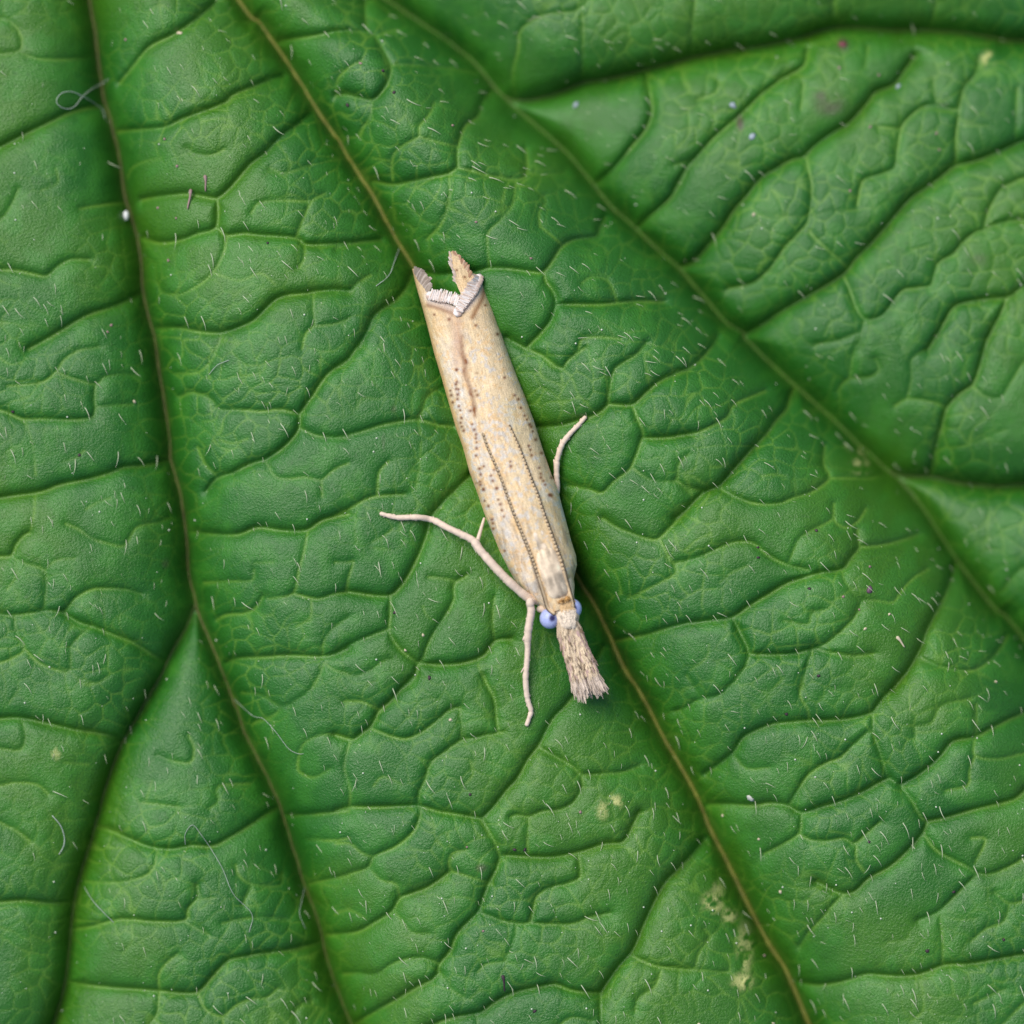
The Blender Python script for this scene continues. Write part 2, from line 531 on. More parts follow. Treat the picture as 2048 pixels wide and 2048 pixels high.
VE['G'] = """2 0,240 130,235 300,270 430,300 600,330 680,370
4 135,240 160,330 130,410 0,400
4 0,610 100,590 220,600 280,650
4 0,800 100,850 180,910
5 130,70 70,150
5 430,0 490,40 560,40 620,10
2 0,1250 130,1240 280,1255 410,1255
5 370,480 500,490
2 530,840 620,860 720,900 830,940 950,955 1060,935 1180,940 1280,890 1380,830 1470,770 1545,730
4 880,440 960,470 1060,480 1080,400 1050,330
4 800,700 900,710 990,720
5 820,680 850,580
4 1170,730 1215,690 1215,610 1380,600
5 1000,720 1010,780
4 480,1140 650,1140 790,1110 860,1060 880,960
3 400,1410 500,1390 600,1360 700,1340 850,1350 1030,1345 1050,1280 1100,1220 1100,1150
4 1030,1350 1100,1390 1160,1420
5 1100,1230 1200,1220
4 1240,1360 1390,1330 1580,1340
4 1310,1040 1330,1100 1400,1150 1550,1160 1560,1090
4 1390,1160 1350,1260
5 690,1530 740,1460 740,1370
2 390,1700 550,1715 750,1725 900,1735 1000,1745 1100,1740 1170,1670 1250,1580 1300,1555 1450,1530 1600,1515 1770,1480
4 890,1730 890,1640 930,1580 990,1530
4 890,1740 880,1850 830,1932
4 1100,1745 1150,1840 1240,1870 1300,1820 1380,1780 1480,1770 1540,1720
4 1240,1870 1240,1932
4 1640,1932 1640,1830 1720,1790
4 1340,100 1450,110 1560,170 1640,140 1720,80 1770,0
4 1560,175 1520,220 1400,270
2 1570,780 1700,770 1820,755 1932,740
4 1650,480 1680,380 1760,330 1850,320 1932,340
4 1650,490 1660,530 1740,560 1830,510
4 1700,905 1850,905 1932,890
3 1710,1155 1800,1130 1932,1100
3 1800,1440 1932,1420
5 1850,1320 1932,1280"""
VE['H'] = """2 0,325 90,350 150,310 200,270 240,190 300,140 360,70 430,0
4 50,140 140,140 240,185
3 200,290 290,325 380,345 470,310 550,250 620,190 680,170
5 400,230 430,180 480,130 570,130
4 80,365 60,430 50,510 80,620 75,710
2 0,740 80,720 200,720 330,715 450,710 560,740 680,760 800,780
2 800,780 860,720 930,630 1000,550 1050,460 1110,380 1150,300 1200,220 1260,160 1340,60 1420,-60 1470,-150
3 450,710 460,630 490,570 520,480 590,420 690,350 760,340 840,320 910,310
4 690,345 690,250 680,170
3 890,310 880,230 870,130 830,50 810,0
5 210,600 260,550 360,590
5 740,470 750,540 700,600
3 1110,390 1200,440 1300,500 1340,540 1430,540 1560,530 1660,500
3 1345,545 1350,600 1310,680 1230,730 1130,740 1060,770 1000,760 960,770
4 1060,780 1050,880 1050,960
3 800,780 840,850 880,930 900,990
2 920,980 1050,990 1200,990 1350,960 1470,920 1570,910 1620,830 1660,750
2 900,990 880,1060 840,1130 810,1210 780,1290 720,1350 660,1420 630,1500 570,1580 560,1630
4 860,1140 740,1100 640,1070
4 640,1070 620,1030 640,970 720,950
2 620,1075 560,1120 500,1160 420,1190 350,1220 310,1290 220,1350 120,1410 0,1430
4 350,1215 330,1140 250,1120 200,1070
3 0,1115 100,1080 180,1050 210,990 320,940 400,880 440,830 465,760 460,720
4 0,920 80,920 140,970 200,990
4 330,1300 380,1370 430,1410 510,1410
5 0,1300 80,1290 160,1330
3 40,1650 120,1640 220,1640 310,1580 400,1550 490,1545 570,1580
2 100,1932 200,1860 330,1780 440,1710 520,1670 570,1620
3 780,1290 860,1320 950,1350 1060,1350 1080,1290 1100,1210 1170,1160 1290,1130 1340,1090 1330,990
3 1060,1350 1200,1360 1300,1355 1390,1320 1500,1300
4 990,1360 980,1430 940,1530 920,1560 820,1580 780,1620
5 920,1560 1000,1570 1080,1560
2 500,1932 620,1880 760,1850 800,1840 870,1790 960,1740 1080,1710 1200,1690 1280,1720 1380,1735 1450,1740
1 1450,1740 1480,1690 1550,1590 1630,1500 1680,1380 1740,1250 1800,1140 1880,1060 1960,980 2020,910
3 1450,1740 1450,1830 1455,1932
4 570,1640 640,1720 700,1760
4 770,1850 780,1932
3 1630,1540 1750,1590 1932,1610
4 1780,1620 1750,1700 1660,1760 1640,1840
4 1200,1932 1290,1870 1400,1890
5 1460,280 1400,360"""
VE['I'] = """3 0,200 60,180 130,130 230,110 310,50 340,10
4 140,120 100,60 60,0
4 690,0 680,110 720,180 730,240
5 520,80 590,10
5 790,120 880,70 1000,70
2 1080,200 1130,130 1190,70 1250,0
2 1080,200 980,230 860,245 730,245 620,255 530,265 440,300 370,340 320,420 240,490 170,540
4 320,440 390,510 510,505
3 1080,200 1080,300 1110,400 1140,490 1170,560 1230,600
4 1310,330 1310,280 1400,260 1440,180 1500,150 1620,130
2 1230,600 1320,550 1400,490 1460,430 1520,360 1640,340 1720,300 1830,250 1932,210
4 1650,330 1650,160
4 1640,350 1640,440 1760,460 1870,440 1932,430
4 1640,440 1610,520 1600,600 1480,630
2 190,715 300,710 420,715 520,700 610,710 690,750 800,720 930,680 1040,630 1110,590 1170,560
3 630,700 680,610 730,540 820,480 900,450 960,390 1050,310
3 690,760 680,860 600,920 490,980
3 680,870 740,900 830,905 920,890 980,920 1050,860 1120,800
4 990,930 990,1010 1030,1070
3 1230,600 1290,680 1340,770 1380,800
2 1380,800 1350,870 1270,960 1170,1050 1060,1110 990,1180 930,1195 870,1180 770,1130
3 930,1195 870,1250 800,1340 730,1420 690,1490
5 670,1130 760,1130
2 1380,800 1500,775 1620,740 1750,710 1860,680 1932,620
3 1360,870 1420,950 1500,1000 1600,1050 1650,1080 1720,1090 1830,1050 1932,990
4 1640,1030 1700,900 1620,890
3 1650,1090 1560,1180 1500,1240 1430,1300 1330,1340
4 1750,1190 1830,1250 1932,1230
5 1440,1310 1560,1340 1650,1330
4 1830,1260 1800,1350 1700,1390 1620,1460
4 1450,1320 1465,1450 1465,1580
2 690,1700 800,1710 940,1680 1050,1640 1200,1650 1340,1640 1470,1590 1600,1585 1750,1560 1932,1530
5 1280,1410 1260,1450 1170,1460
4 1640,1800 1720,1760 1810,1720
4 1932,1780 1850,1860 1780,1932
5 1350,1700 1360,1830 1290,1900
4 0,1605 100,1610 130,1520 190,1440 160,1390
4 100,1610 280,1630"""

# class table: amplitude (mm), reach (traced units), vein line width, vein line strength
CLS = {0: (1.75, 70.0, 6.0, 0.22), 6: (0.95, 46.0, 5.0, 0.25), 1: (0.23, 25.0, 3.6, 0.5), 2: (0.138, 14.5, 3.2, 0.62), 3: (0.094, 11.0, 3.0, 0.68), 4: (0.070, 8.5, 2.9, 0.66), 5: (0.036, 6.5, 2.8, 0.5)}
LINES = {k: [] for k in CLS}
RIBS = [catmull(v, 4) for v in PRIM]
for i_, v in enumerate(RIBS):
    LINES[6 if i_ in (1, 4, 5) else 0].append(v)      # forked and side ribs lie in narrower valleys
for f, txt in VE.items():
    for ln in txt.split('\n'):
        t = ln.split()
        pts = [fp(f, *map(float, q.split(','))) for q in t[1:]]
        LINES[int(t[0])].append(catmull(pts, 3))
# the vein net goes on past the traced part, out to the leaf margin
for k in (1, 2, 3, 4):
    extra = []
    for l in LINES[k]:
        for (mx, my) in ((0, None), (2048, None), (None, 0), (None, 2048), (0, 0), (2048, 0), (0, 2048), (2048, 2048)):
            q = l[::3].copy() if len(l) > 6 else l.copy()
            if mx is not None: q[:, 0] = 2 * mx - q[:, 0]
            if my is not None: q[:, 1] = 2 * my - q[:, 1]
            if q[:, 0].min() > -1150 and q[:, 0].max() < 3200 and q[:, 1].min() > -1150 and q[:, 1].max() < 3200:
                extra.append(q)
    LINES[k] = LINES[k] + extra

STEP = 2.75
core = np.arange(-50, 2098 + STEP, STEP)
outl = -50 - np.cumsum(np.geomspace(4, 60, 46)); outr = core[-1] + np.cumsum(np.geomspace(4, 60, 46))
GX = np.r_[outl[::-1], core, outr]; GY = GX.copy()
nx = len(GX)
XX, YY = np.meshgrid(GX, GY)                                   # row = py, column = px

LDIR = np.array((0.55, 0.835))                                  # cells rise gently away from a vein on this side and drop steeply to the next
def seg_field(lines, cut, lean=0.5):
    D = np.full((nx, nx), cut, dtype=np.float32)
    for l in lines:
        for a, b in zip(l[:-1], l[1:]):
            x0, x1 = min(a[0], b[0]) - cut, max(a[0], b[0]) + cut
            y0, y1 = min(a[1], b[1]) - cut, max(a[1], b[1]) + cut
            i0, i1 = np.searchsorted(GX, (x0, x1)); j0, j1 = np.searchsorted(GY, (y0, y1))
            if i1 <= i0 or j1 <= j0: continue
            gx = GX[None, i0:i1]; gy = GY[j0:j1, None]
            dx, dy = b - a; L2 = dx * dx + dy * dy + 1e-9
            t = np.clip(((gx - a[0]) * dx + (gy - a[1]) * dy) / L2, 0, 1)
            ex = gx - a[0] - t * dx; ey = gy - a[1] - t * dy
            d = np.sqrt(ex ** 2 + ey ** 2)
            d = d - lean * (ex * LDIR[0] + ey * LDIR[1])
            np.minimum(D[j0:j1, i0:i1], d, out=D[j0:j1, i0:i1])
    return D

def lattice_noise(X, Y, period, seed):
    r = np.random.default_rng(seed); g = r.random((64, 64))
    u = X / period + 17.3; v = Y / period + 29.1
    iu = np.floor(u).astype(int); iv = np.floor(v).astype(int)
    fu = u - iu; fv = v - iv
    fu = fu * fu * (3 - 2 * fu); fv = fv * fv * (3 - 2 * fv)
    a = g[iv % 64, iu % 64]; b = g[iv % 64, (iu + 1) % 64]; c = g[(iv + 1) % 64, iu % 64]; d = g[(iv + 1) % 64, (iu + 1) % 64]
    return (a * (1 - fu) + b * fu) * (1 - fv) + (c * (1 - fu) + d * fu) * fv - 0.5

DF = {k: seg_field(LINES[k], {0: 420.0, 6: 300.0, 1: 240.0, 2: 170.0, 3: 110.0, 4: 70.0, 5: 45.0}[k], {0: 0.15, 6: 0.38, 1: 0.32, 2: 0.32, 3: 0.3, 4: 0.25, 5: 0.2}[k]) for k in CLS}
def side_of(line):
    """signed: > 0 on the right-hand / upper side of a vein that runs down the picture"""
    l = resample(line, 40)
    xs = np.interp(GY, l[:, 1], l[:, 0])
    return XX - xs[:, None]
def sst(x, a, b):
    t = np.clip((x - a) / (b - a), 0, 1); return t * t * (3 - 2 * t)

ZL = -1.1 * (((XX - 980) ** 2 + (YY - 1150) ** 2) / 1400.0 ** 2)
s3 = side_of(RIBS[3]); s1 = side_of(RIBS[0])
ZL += -1.5 * sst(s3, -300, 160)                                # beyond the third rib the blade lies lower
ZL += -0.35 * sst(-s1, -120, 200)
Dc = DF[0].copy()
def blur(Z):
    P = np.pad(Z, 1, mode='edge')
    return (P[1:-1, 1:-1] * 4 + 2 * (P[:-2, 1:-1] + P[2:, 1:-1] + P[1:-1, :-2] + P[1:-1, 2:]) + P[:-2, :-2] + P[:-2, 2:] + P[2:, :-2] + P[2:, 2:]) / 16
def box(Z, r):
    for ax in (0, 1):
        P = np.pad(Z, [(r + 1, r) if i == ax else (0, 0) for i in (0, 1)], mode='edge')
        Cs = np.cumsum(P, axis=ax)
        Z = (np.take(Cs, np.arange(2 * r + 1, Cs.shape[ax]), axis=ax) - np.take(Cs, np.arange(0, Cs.shape[ax] - 2 * r - 1), axis=ax)) / (2 * r + 1)
    return Z
prim = CLS[0][0] * (1 - np.exp(-np.maximum(Dc - 4, 0) / CLS[0][1])) + CLS[6][0] * (1 - np.exp(-np.maximum(DF[6] - 3, 0) / CLS[6][1]) * (1 - np.exp(-DF[0] / 55.0)))
soft = box(box(box(prim, 9), 9), 9)
wgt = sst(np.minimum(DF[0], DF[6]), 12, 75)
ZL += prim * (1 - wgt) + soft * wgt - 0.9
Dc = np.minimum(DF[0], DF[6])
for k in (1, 2, 3, 4, 5):
    A, L, _, _ = CLS[k]
    Dc = np.minimum(Dc, DF[k])
    amp = A * (1 + 0.4 * lattice_noise(XX, YY, 170, 40 + k))
    ZL += amp * (1 - np.exp(-np.sqrt(Dc ** 2 + 2.0) / L))
ZL += 0.07 * lattice_noise(XX, YY, 120, 3) + 0.03 * lattice_noise(XX, YY, 45, 5) + 0.009 * lattice_noise(XX, YY, 17, 6)
# the finest net: jittered cells, their edges slightly sunken
def cell_edges(X, Y, period, seed):
    r = np.random.default_rng(seed); J = r.random((128, 128, 2))
    u = X / period + 40; v = Y / period + 40
    iu = np.floor(u).astype(int); iv = np.floor(v).astype(int)
    f1 = np.full(X.shape, 9.0); f2 = np.full(X.shape, 9.0)
    for dj in (-1, 0, 1):
        for di in (-1, 0, 1):
            ju = iu + di; jv = iv + dj
            p = J[jv % 128, ju % 128]
            d = np.hypot(ju + p[..., 0] - u, jv + p[..., 1] - v)
            f2 = np.minimum(f2, np.maximum(f1, d)); f1 = np.minimum(f1, d)
    return (f2 - f1), f1
wx = XX + 26 * lattice_noise(XX, YY, 38, 21); wy = YY + 26 * lattice_noise(XX, YY, 38, 22)
CE, _ = cell_edges(wx, wy, 36.0, 31)
FADE = np.clip(0.55 + 1.5 * lattice_noise(XX, YY, 130, 23), 0, 1)
ZL += 0.036 * FADE * (1 - np.exp(-CE / 0.22))
_, POR = cell_edges(XX, YY, 24.0, 33)
PORE = np.exp(-(POR / 0.11) ** 2) * sst(lattice_noise(XX, YY, 60, 24), 0.0, 0.2)
ZL -= 0.012 * PORE
# a light smoothing so that domes have no crease along their middles
def blur(Z):
    P = np.pad(Z, 1, mode='edge')
    return (P[1:-1, 1:-1] * 4 + 2 * (P[:-2, 1:-1] + P[2:, 1:-1] + P[1:-1, :-2] + P[1:-1, 2:]) + P[:-2, :-2] + P[:-2, 2:] + P[2:, :-2] + P[2:, 2:]) / 16
ZL = blur(ZL)

VEIN = np.zeros_like(ZL)
for k in CLS:
    _, _, w, st = CLS[k]
    VEIN = np.maximum(VEIN, st * np.exp(-(DF[k] / w) ** 2))
VEIN *= np.clip(0.62 + 1.1 * lattice_noise(XX, YY, 70, 25) + 0.6 * lattice_noise(XX, YY, 24, 26), 0.1, 1.05)
VEIN = np.maximum(VEIN, 0.5 * FADE * np.exp(-(CE / 0.075) ** 2))
LES = np.zeros_like(ZL); STA = np.zeros_like(ZL)
def blob(F, pts):
    for (x, y, rx, ry, a) in pts:
        np.maximum(F, a * np.exp(-(((XX - x) / rx) ** 2 + ((YY - y) / ry) ** 2) ** 1.5), out=F)
blob(LES, [(*fp('C', 1750, 310), 15, 14, 0.9), (*fp('H', 1530, 690), 14, 14, 0.9), (*fp('H', 1460, 735), 12, 18, 0.6), (*fp('I', 210, 1250), 22, 20, 1), (*fp('I', 235, 1180), 14, 14, 0.6), (*fp('I', 300, 1325), 15, 16, 0.9),
           (*fp('I', 385, 1480), 16, 42, 0.75), (*fp('I', 390, 1580), 10, 24, 0.7), (*fp('I', 370, 1680), 20, 16, 1), (*fp('F', 1030, 710), 18, 16, 0.9), (*fp('F', 1030, 640), 12, 12, 0.7), (*fp('F', 970, 600), 9, 9, 0.7),
           (*fp('B', 1000, 200), 4, 4, 0.5), (*fp('G', 325, 430), 10, 12, 0.5)])
blob(STA, [(*fp('C', 860, 580), 30, 22, 0.7), (*fp('C', 820, 530), 16, 12, 0.7), (*fp('C', 365, 680), 8, 18, 0.9), (*fp('E', 320, 430), 6, 16, 0.8), (*fp('E', 265, 570), 4, 22, 0.5), (*fp('C', 1680, 1440), 16, 12, 0.6), (*fp('D', 920, 1240), 7, 11, 0.9),
           (*fp('H', 800, 1050), 12, 8, 0.6), (*fp('C', 940, 235), 12, 15, 0.8)])

LES *= sst(lattice_noise(XX, YY, 13, 27) + 0.7 * lattice_noise(XX, YY, 6, 28), -0.25, 0.12)
def zleaf(px, py):
    px = np.asarray(px, float); py = np.asarray(py, float)
    i = np.clip(np.searchsorted(GX, px) - 1, 0, nx - 2); j = np.clip(np.searchsorted(GY, py) - 1, 0, nx - 2)
    fx = (px - GX[i]) / (GX[i + 1] - GX[i]); fy = (py - GY[j]) / (GY[j + 1] - GY[j])
    return (ZL[j, i] * (1 - fx) + ZL[j, i + 1] * fx) * (1 - fy) + (ZL[j + 1, i] * (1 - fx) + ZL[j + 1, i + 1] * fx) * fy

def lp(a, b, w): return a + (b - a) * w[..., None]
n_big = lattice_noise(XX, YY, 270, 51) + 0.4 * lattice_noise(XX, YY, 120, 52)
n_mid = lattice_noise(XX, YY, 48, 53) + 0.6 * lattice_noise(XX, YY, 22, 54)
PIG = lp(np.broadcast_to(np.array(LEAF_A), XX.shape + (3,)), np.array(LEAF_B), sst(n_big, -0.25, 0.25))
PIG = lp(PIG, np.array(LEAF_C), 0.6 * sst(n_mid, -0.1, 0.35))
PIG = lp(PIG, np.array((0.012, 0.065, 0.004)), 0.45 * PORE)
PIG = lp(PIG, np.array(VEIN_C), np.clip(VEIN, 0, 1))
PIG = lp(PIG, np.array((0.085, 0.06, 0.045)), STA * sst(n_mid, -0.4, 0.2))
GROUND_Z = -70.0
m_leaf = leaf_material()
leaf = empty('leaf', W(60, -650, GROUND_Z))
tag(leaf, 'large hairy green leaf with sunken net veins that carries the pale moth', 'leaf')
LOFF = np.array(leaf.location)
def leaf_part(name, verts, faces, mat, **kw):
    return new_obj(name, np.asarray(verts, float) - LOFF, faces, mat, leaf, **kw)

# blade: keep the faces inside a toothed, rounded outline
ang = np.arctan2(YY - 1050, XX - 1050)
rad_ = np.hypot(XX - 1050, YY - 1050)
lim = 2080 + 60 * np.sin(ang * 3 + 1) + 22 * np.abs(np.sin(ang * 60))
keep = rad_ < lim
verts = np.stack([(XX - 1024) * S, (1024 - YY) * S, ZL], axis=-1).reshape(-1, 3)
ids = np.arange(nx * nx).reshape(nx, nx)
quads = np.stack([ids[1:, :-1], ids[1:, 1:], ids[:-1, 1:], ids[:-1, :-1]], axis=-1)
kq = keep[1:, :-1] & keep[1:, 1:] & keep[:-1, 1:] & keep[:-1, :-1]
quads = quads[kq]
used = np.unique(quads); remap = -np.ones(nx * nx, dtype=np.int64); remap[used] = np.arange(len(used))
blade = leaf_part('blade', verts[used], remap[quads], m_leaf,
                  attrs={'pigment': PIG.reshape(-1, 3)[used], 'lesion': LES.ravel()[used]})

# the ribs: raised cords lying in the valleys
m_rib = simple_mat('rib_olive_brown', (0.098, 0.108, 0.024), 0.6, 0.45, 3.0, 0.6, 0.03)
m_rib_green = simple_mat('rib_yellow_green', (0.150, 0.160, 0.022), 0.6, 0.4, 3.0, 0.6, 0.03)
m_rib_dim = simple_mat('rib_green', (0.070, 0.125, 0.018), 0.6, 0.4, 3.0, 0.6, 0.03)
RIBW = [(3.9, m_rib), (2.4, m_rib_dim), (6.4, m_rib_green), (2.6, m_rib_dim), (2.0, m_rib_dim), (2.4, m_rib_dim)]
for ln, (w, mt) in zip(RIBS, RIBW):
    p = resample(ln, 7.0)
    n = len(p); jit = np.convolve(rng.normal(0, 1, n + 8), np.ones(5) / 5, 'same')[4:-4]
    tz = np.gradient(p, axis=0); nn = np.stack([-tz[:, 1], tz[:, 0]], 1); nn /= np.linalg.norm(nn, axis=1)[:, None]
    p = p + nn * (jit * 1.6)[:, None]
    r = 0.76 * w * S * (1 + 0.24 * jit) * np.interp(p[:, 1], (0, 900, 2048), {3.9: (1.25, 1.0, 0.62), 6.4: (0.85, 0.9, 1.25)}.get(w, (1, 1, 1)))
    z = zleaf(p[:, 0], p[:, 1])
    z = np.convolve(np.pad(z, 3, mode='edge'), np.ones(7) / 7, 'valid')
    P3 = np.stack([(p[:, 0] - 1024) * S, (1024 - p[:, 1]) * S, z + 0.35 * r], 1)
    v, f = tube(P3, r, 8)
    leaf_part('vein', v, f, mt)

# petiole down to the ground
pz = float(zleaf(60, -650))
pp = np.array([W(60, -650, pz - 0.1), W(40, -680, pz - 4), W(-100, -720, -22), W(-60, -700, -48), W(60, -650, GROUND_Z - 0.5)])
v, f = tube(catmull(pp, 6), np.linspace(0.55, 0.9, 25), 10)
leaf_part('petiole', v, f, m_rib_dim)

# leaf hairs
m_hair = simple_mat('leaf_hair', (0.50, 0.56, 0.36), 0.45, 0.1, 5.0, 0.1, 0.005, 0.5)
m_hair.node_tree.nodes['Principled BSDF'].inputs['Transmission Weight'].default_value = 0.15
DIRS = [((300, 400), (.42, .90)), ((950, 250), (.96, .24)), ((1250, 480), (.92, .36)), ((1000, 1400), (.5, .87)), ((1700, 1700), (.5, .87)), ((1800, 400), (.8, .6)), ((300, 1100), (.32, .95)),
        ((450, 1700), (.55, .83)), ((850, 800), (.35, .93)), ((1500, 1000), (.72, .68)), ((560, 330), (.5, .86)), ((1200, 1750), (.5, .87)), ((1150, 150), (.97, .2)), ((800, 550), (.4, .9))]
def hair_dir(x, y):
    w = np.array([1.0 / (((x - p[0]) ** 2 + (y - p[1]) ** 2) + 2e4) ** 1.3 for p, _ in DIRS])
    d = (w[:, None] * np.array([q for _, q in DIRS])).sum(0)
    a = math.atan2(d[1], d[0]) + random.gauss(0, 0.27)
    return math.cos(a), math.sin(a)
def hair_mesh(bend, side):
    t = np.linspace(0, 1, 5)
    P = np.stack([t, side * t * t, 0.10 + 0.55 * t - bend * t * t], 1); P[:, 2] -= 0.12
    return tube(P, np.array([0.034, 0.032, 0.026, 0.017, 0.006]), 5)
hair_meshes = []
for i in range(8):
    v, f = hair_mesh(random.uniform(0.2, 0.65), random.uniform(-0.38, 0.38))
    me = bpy.data.meshes.new('hair'); me.from_pydata([tuple(q) for q in v], [], f)
    me.polygons.foreach_set('use_smooth', np.ones(len(me.polygons), dtype=bool)); me.materials.append(m_hair)
    hair_meshes.append(me)
def moth_zone(x, y):
    s = (x - 1115) * -0.314 + (y - 1210) * -0.949; q = (x - 1115) * 0.949 + (y - 1210) * -0.314
    return -215 < s < 730 and -95 < q < 85
def density(x, y):
    d = 0.55
    if 560 < x < 1500 and y < 900: d = 0.95
    if 700 < x < 2000 and y > 1000: d = 1.0
    if x > 1400 and y < 750: d = 0.35
    if x < 250 and y < 500: d = 0.2
    if x < 220 and y > 1450: d = 0.15
    if 250 < x < 620 and y > 1500: d = 0.4
    return d
spots = []
while len(spots) < 1800:
    x, y = random.uniform(-10, 2058), random.uniform(-10, 2058)
    if random.random() > density(x, y) or moth_zone(x, y): continue
    j = int(np.searchsorted(GY, y)); i = int(np.searchsorted(GX, x))
    if DF[0][min(j, nx - 1), min(i, nx - 1)] < 16: continue
    if any((x - a) ** 2 + (y - b) ** 2 < 9 ** 2 for a, b in spots): continue
    spots.append((x, y))
lens = sorted([random.triangular(6, 34, 13) for _ in spots], reverse=True)
soup = Soup()
for i, ((x, y), L) in enumerate(zip(spots, lens)):
    dx, dy = hair_dir(x, y)
    L = min(L, 36) * S
    z = float(zleaf(x, y))
    az = math.atan2(-dy, dx)
    sc = Matrix.Diagonal((L, L, L * 0.8 + 0.02, 1))
    M = Matrix.Translation(W(x, y, z)) @ Matrix.Rotation(az, 4, 'Z') @ Matrix.Rotation(random.uniform(-0.15, 0.2), 4, 'Y') @ sc
    me = hair_meshes[i % 8]
    if i < 300:
        o = bpy.data.objects.new('hair', me); C.objects.link(o); o.parent = leaf
        o.matrix_local = Matrix.Translation(-Vector(LOFF)) @ M
    else:
        vv = np.array([tuple(M @ q.co) for q in me.vertices]); soup.add(vv - LOFF, [tuple(p.vertices) for p in me.polygons])
tag(soup.build('hairs', m_hair, leaf), kind='stuff')

# ground far below
m_ground = simple_mat('soil', (0.045, 0.035, 0.022), 0.9, 0.5, 0.05, 0.8, 1.5)
g = 40; gx = np.linspace(-1500, 1500, g); GXX, GYY = np.meshgrid(gx, gx)
gz = GROUND_Z + 4 * lattice_noise(GXX, GYY, 90, 70); gz[np.hypot(GXX, GYY) < 120] = GROUND_Z
gid = np.arange(g * g).reshape(g, g)
ground = new_obj('ground', np.stack([GXX, GYY, gz], -1).reshape(-1, 3), np.stack([gid[:-1, :-1], gid[:-1, 1:], gid[1:, 1:], gid[1:, :-1]], -1).reshape(-1, 4), m_ground)
tag(ground, 'dark brown soil far below the leaf', 'ground', kind='structure')

# ------------------------------------------------------------------ the moth
OX, OY = 1115.0, 1210.0
AD = np.array([-0.314, -0.949]); AD /= np.linalg.norm(AD)       # towards the tail
AN = np.array([-AD[1], AD[0]])                                   # towards the moth's left... right in the picture
def to_sq(p):
    p = np.asarray(p, float) - (OX, OY)
    return np.stack([p @ AD, p @ AN], -1)
def from_sq(s, q):
    return OX + s * AD[0] + q * AN[0], OY + s * AD[1] + q * AN[1]
def P1(*a): return (800 + a[0] * 260 / 1932, 490 + a[1] * 260 / 1932)
def P2(*a): return (840 + a[0] * 300 / 1932, 700 + a[1] * 300 / 1932)
def P3c(*a): return (900 + a[0] * 300 / 1932, 950 + a[1] * 300 / 1932)
def P4(*a): return (740 + a[0] * 360 / 1932, 1000 + a[1] * 360 / 1932)
def P5(*a): return (1000 + a[0] * 260 / 1932, 1150 + a[1] * 260 / 1932)

LEFT = to_sq([P3c(1190,1760), P3c(1130,1680), P3c(1050,1600), P3c(950,1500), P3c(850,1400), P3c(750,1220), P3c(640,1000), P3c(560,800), P3c(440,500), P3c(340,200), P2(640,1580), P2(560,1280), P2(460,1000), P2(390,750), P2(290,400), P2(200,100), P1(520,1650), P1(420,1250), P1(330,920), P1(250,640), P1(190,390)])
RIGHT = to_sq([P3c(1600,1640), P3c(1590,1560), P3c(1600,1420), P3c(1590,1320), P3c(1630,1150), P3c(1620,1040), P3c(1560,850), P3c(1500,620), P3c(1440,400), P3c(1390,200), P2(1690,1600), P2(1580,1280), P2(1470,930), P2(1350,600), P2(1240,330), P1(1600,1600), P1(1480,1250), P1(1400,1000), P1(1290,720), P1(1250,560), P1(1235,420), P1(1180,230)])
LEFT = LEFT[np.argsort(LEFT[:, 0])]; RIGHT = RIGHT[np.argsort(RIGHT[:, 0])]
def QL(s): return np.interp(s, LEFT[:, 0], LEFT[:, 1])
def QR(s): return np.interp(s, RIGHT[:, 0], RIGHT[:, 1])

# the leaf under the moth gives the plane it rests on
ss = np.linspace(-20, 700, 60); zz = []
for s_ in ss:
    q_ = np.linspace(QL(s_), QR(s_), 15); x_, y_ = from_sq(s_, q_)
    zz.append(np.percentile(zleaf(x_, y_), 75))
pf = np.polyfit(ss, zz, 1)
def ZB(s): return np.polyval(pf, s) + 0.02
def HT(s): return np.interp(s, [-40, 0, 60, 200, 450, 600, 680, 740], [0.85, 1.05, 1.20, 1.18, 1.0, 0.82, 0.66, 0.56])
def U0(s): return np.clip(np.interp(s, [-40, 100, 200, 330, 450, 560, 640], [-0.05, -0.10, -0.18, -0.34, -0.36, -0.22, -0.10]), -1, 1)
def arch(s, q):
    """roof-like section: a fold ridge, a sloping flank on one side and a flatter back on the other, both tucked under at the edge"""
    ql, qr = QL(s), QR(s)
    u = np.clip((2 * q - ql - qr) / (qr - ql), -1, 1)
    u0 = U0(s)
    tl = np.clip((u0 - u) / (1 + u0), 0, 1); tr = np.clip((u - u0) / (1 - u0), 0, 1)
    fl = (1 - 0.34 * tl ** 1.15) * np.maximum(1 - tl ** 7, 0) ** 0.5
    fr_ = (1 - 0.05 * tr - 0.20 * tr ** 2.2) * np.maximum(1 - tr ** 5, 0) ** 0.5
    f = np.where(u < u0, fl, fr_)
    return ZB(s) + HT(s) * f
def at_sq(s, q, lift=0.0):
    x, y = from_sq(s, q)
    return np.stack([(x - 1024) * S, (1024 - y) * S, arch(s, q) + lift], -1)
def at_px(p, lift=0.0):
    sq = to_sq(p)
    return at_sq(sq[..., 0], sq[..., 1], lift)

moth = empty('moth', W(1010, 900, float(zleaf(1010, 900))))
tag(moth, 'slender straw coloured moth with rolled wings, blue eyes and long snout resting on the leaf', 'moth')
MOFF = np.array(moth.location)

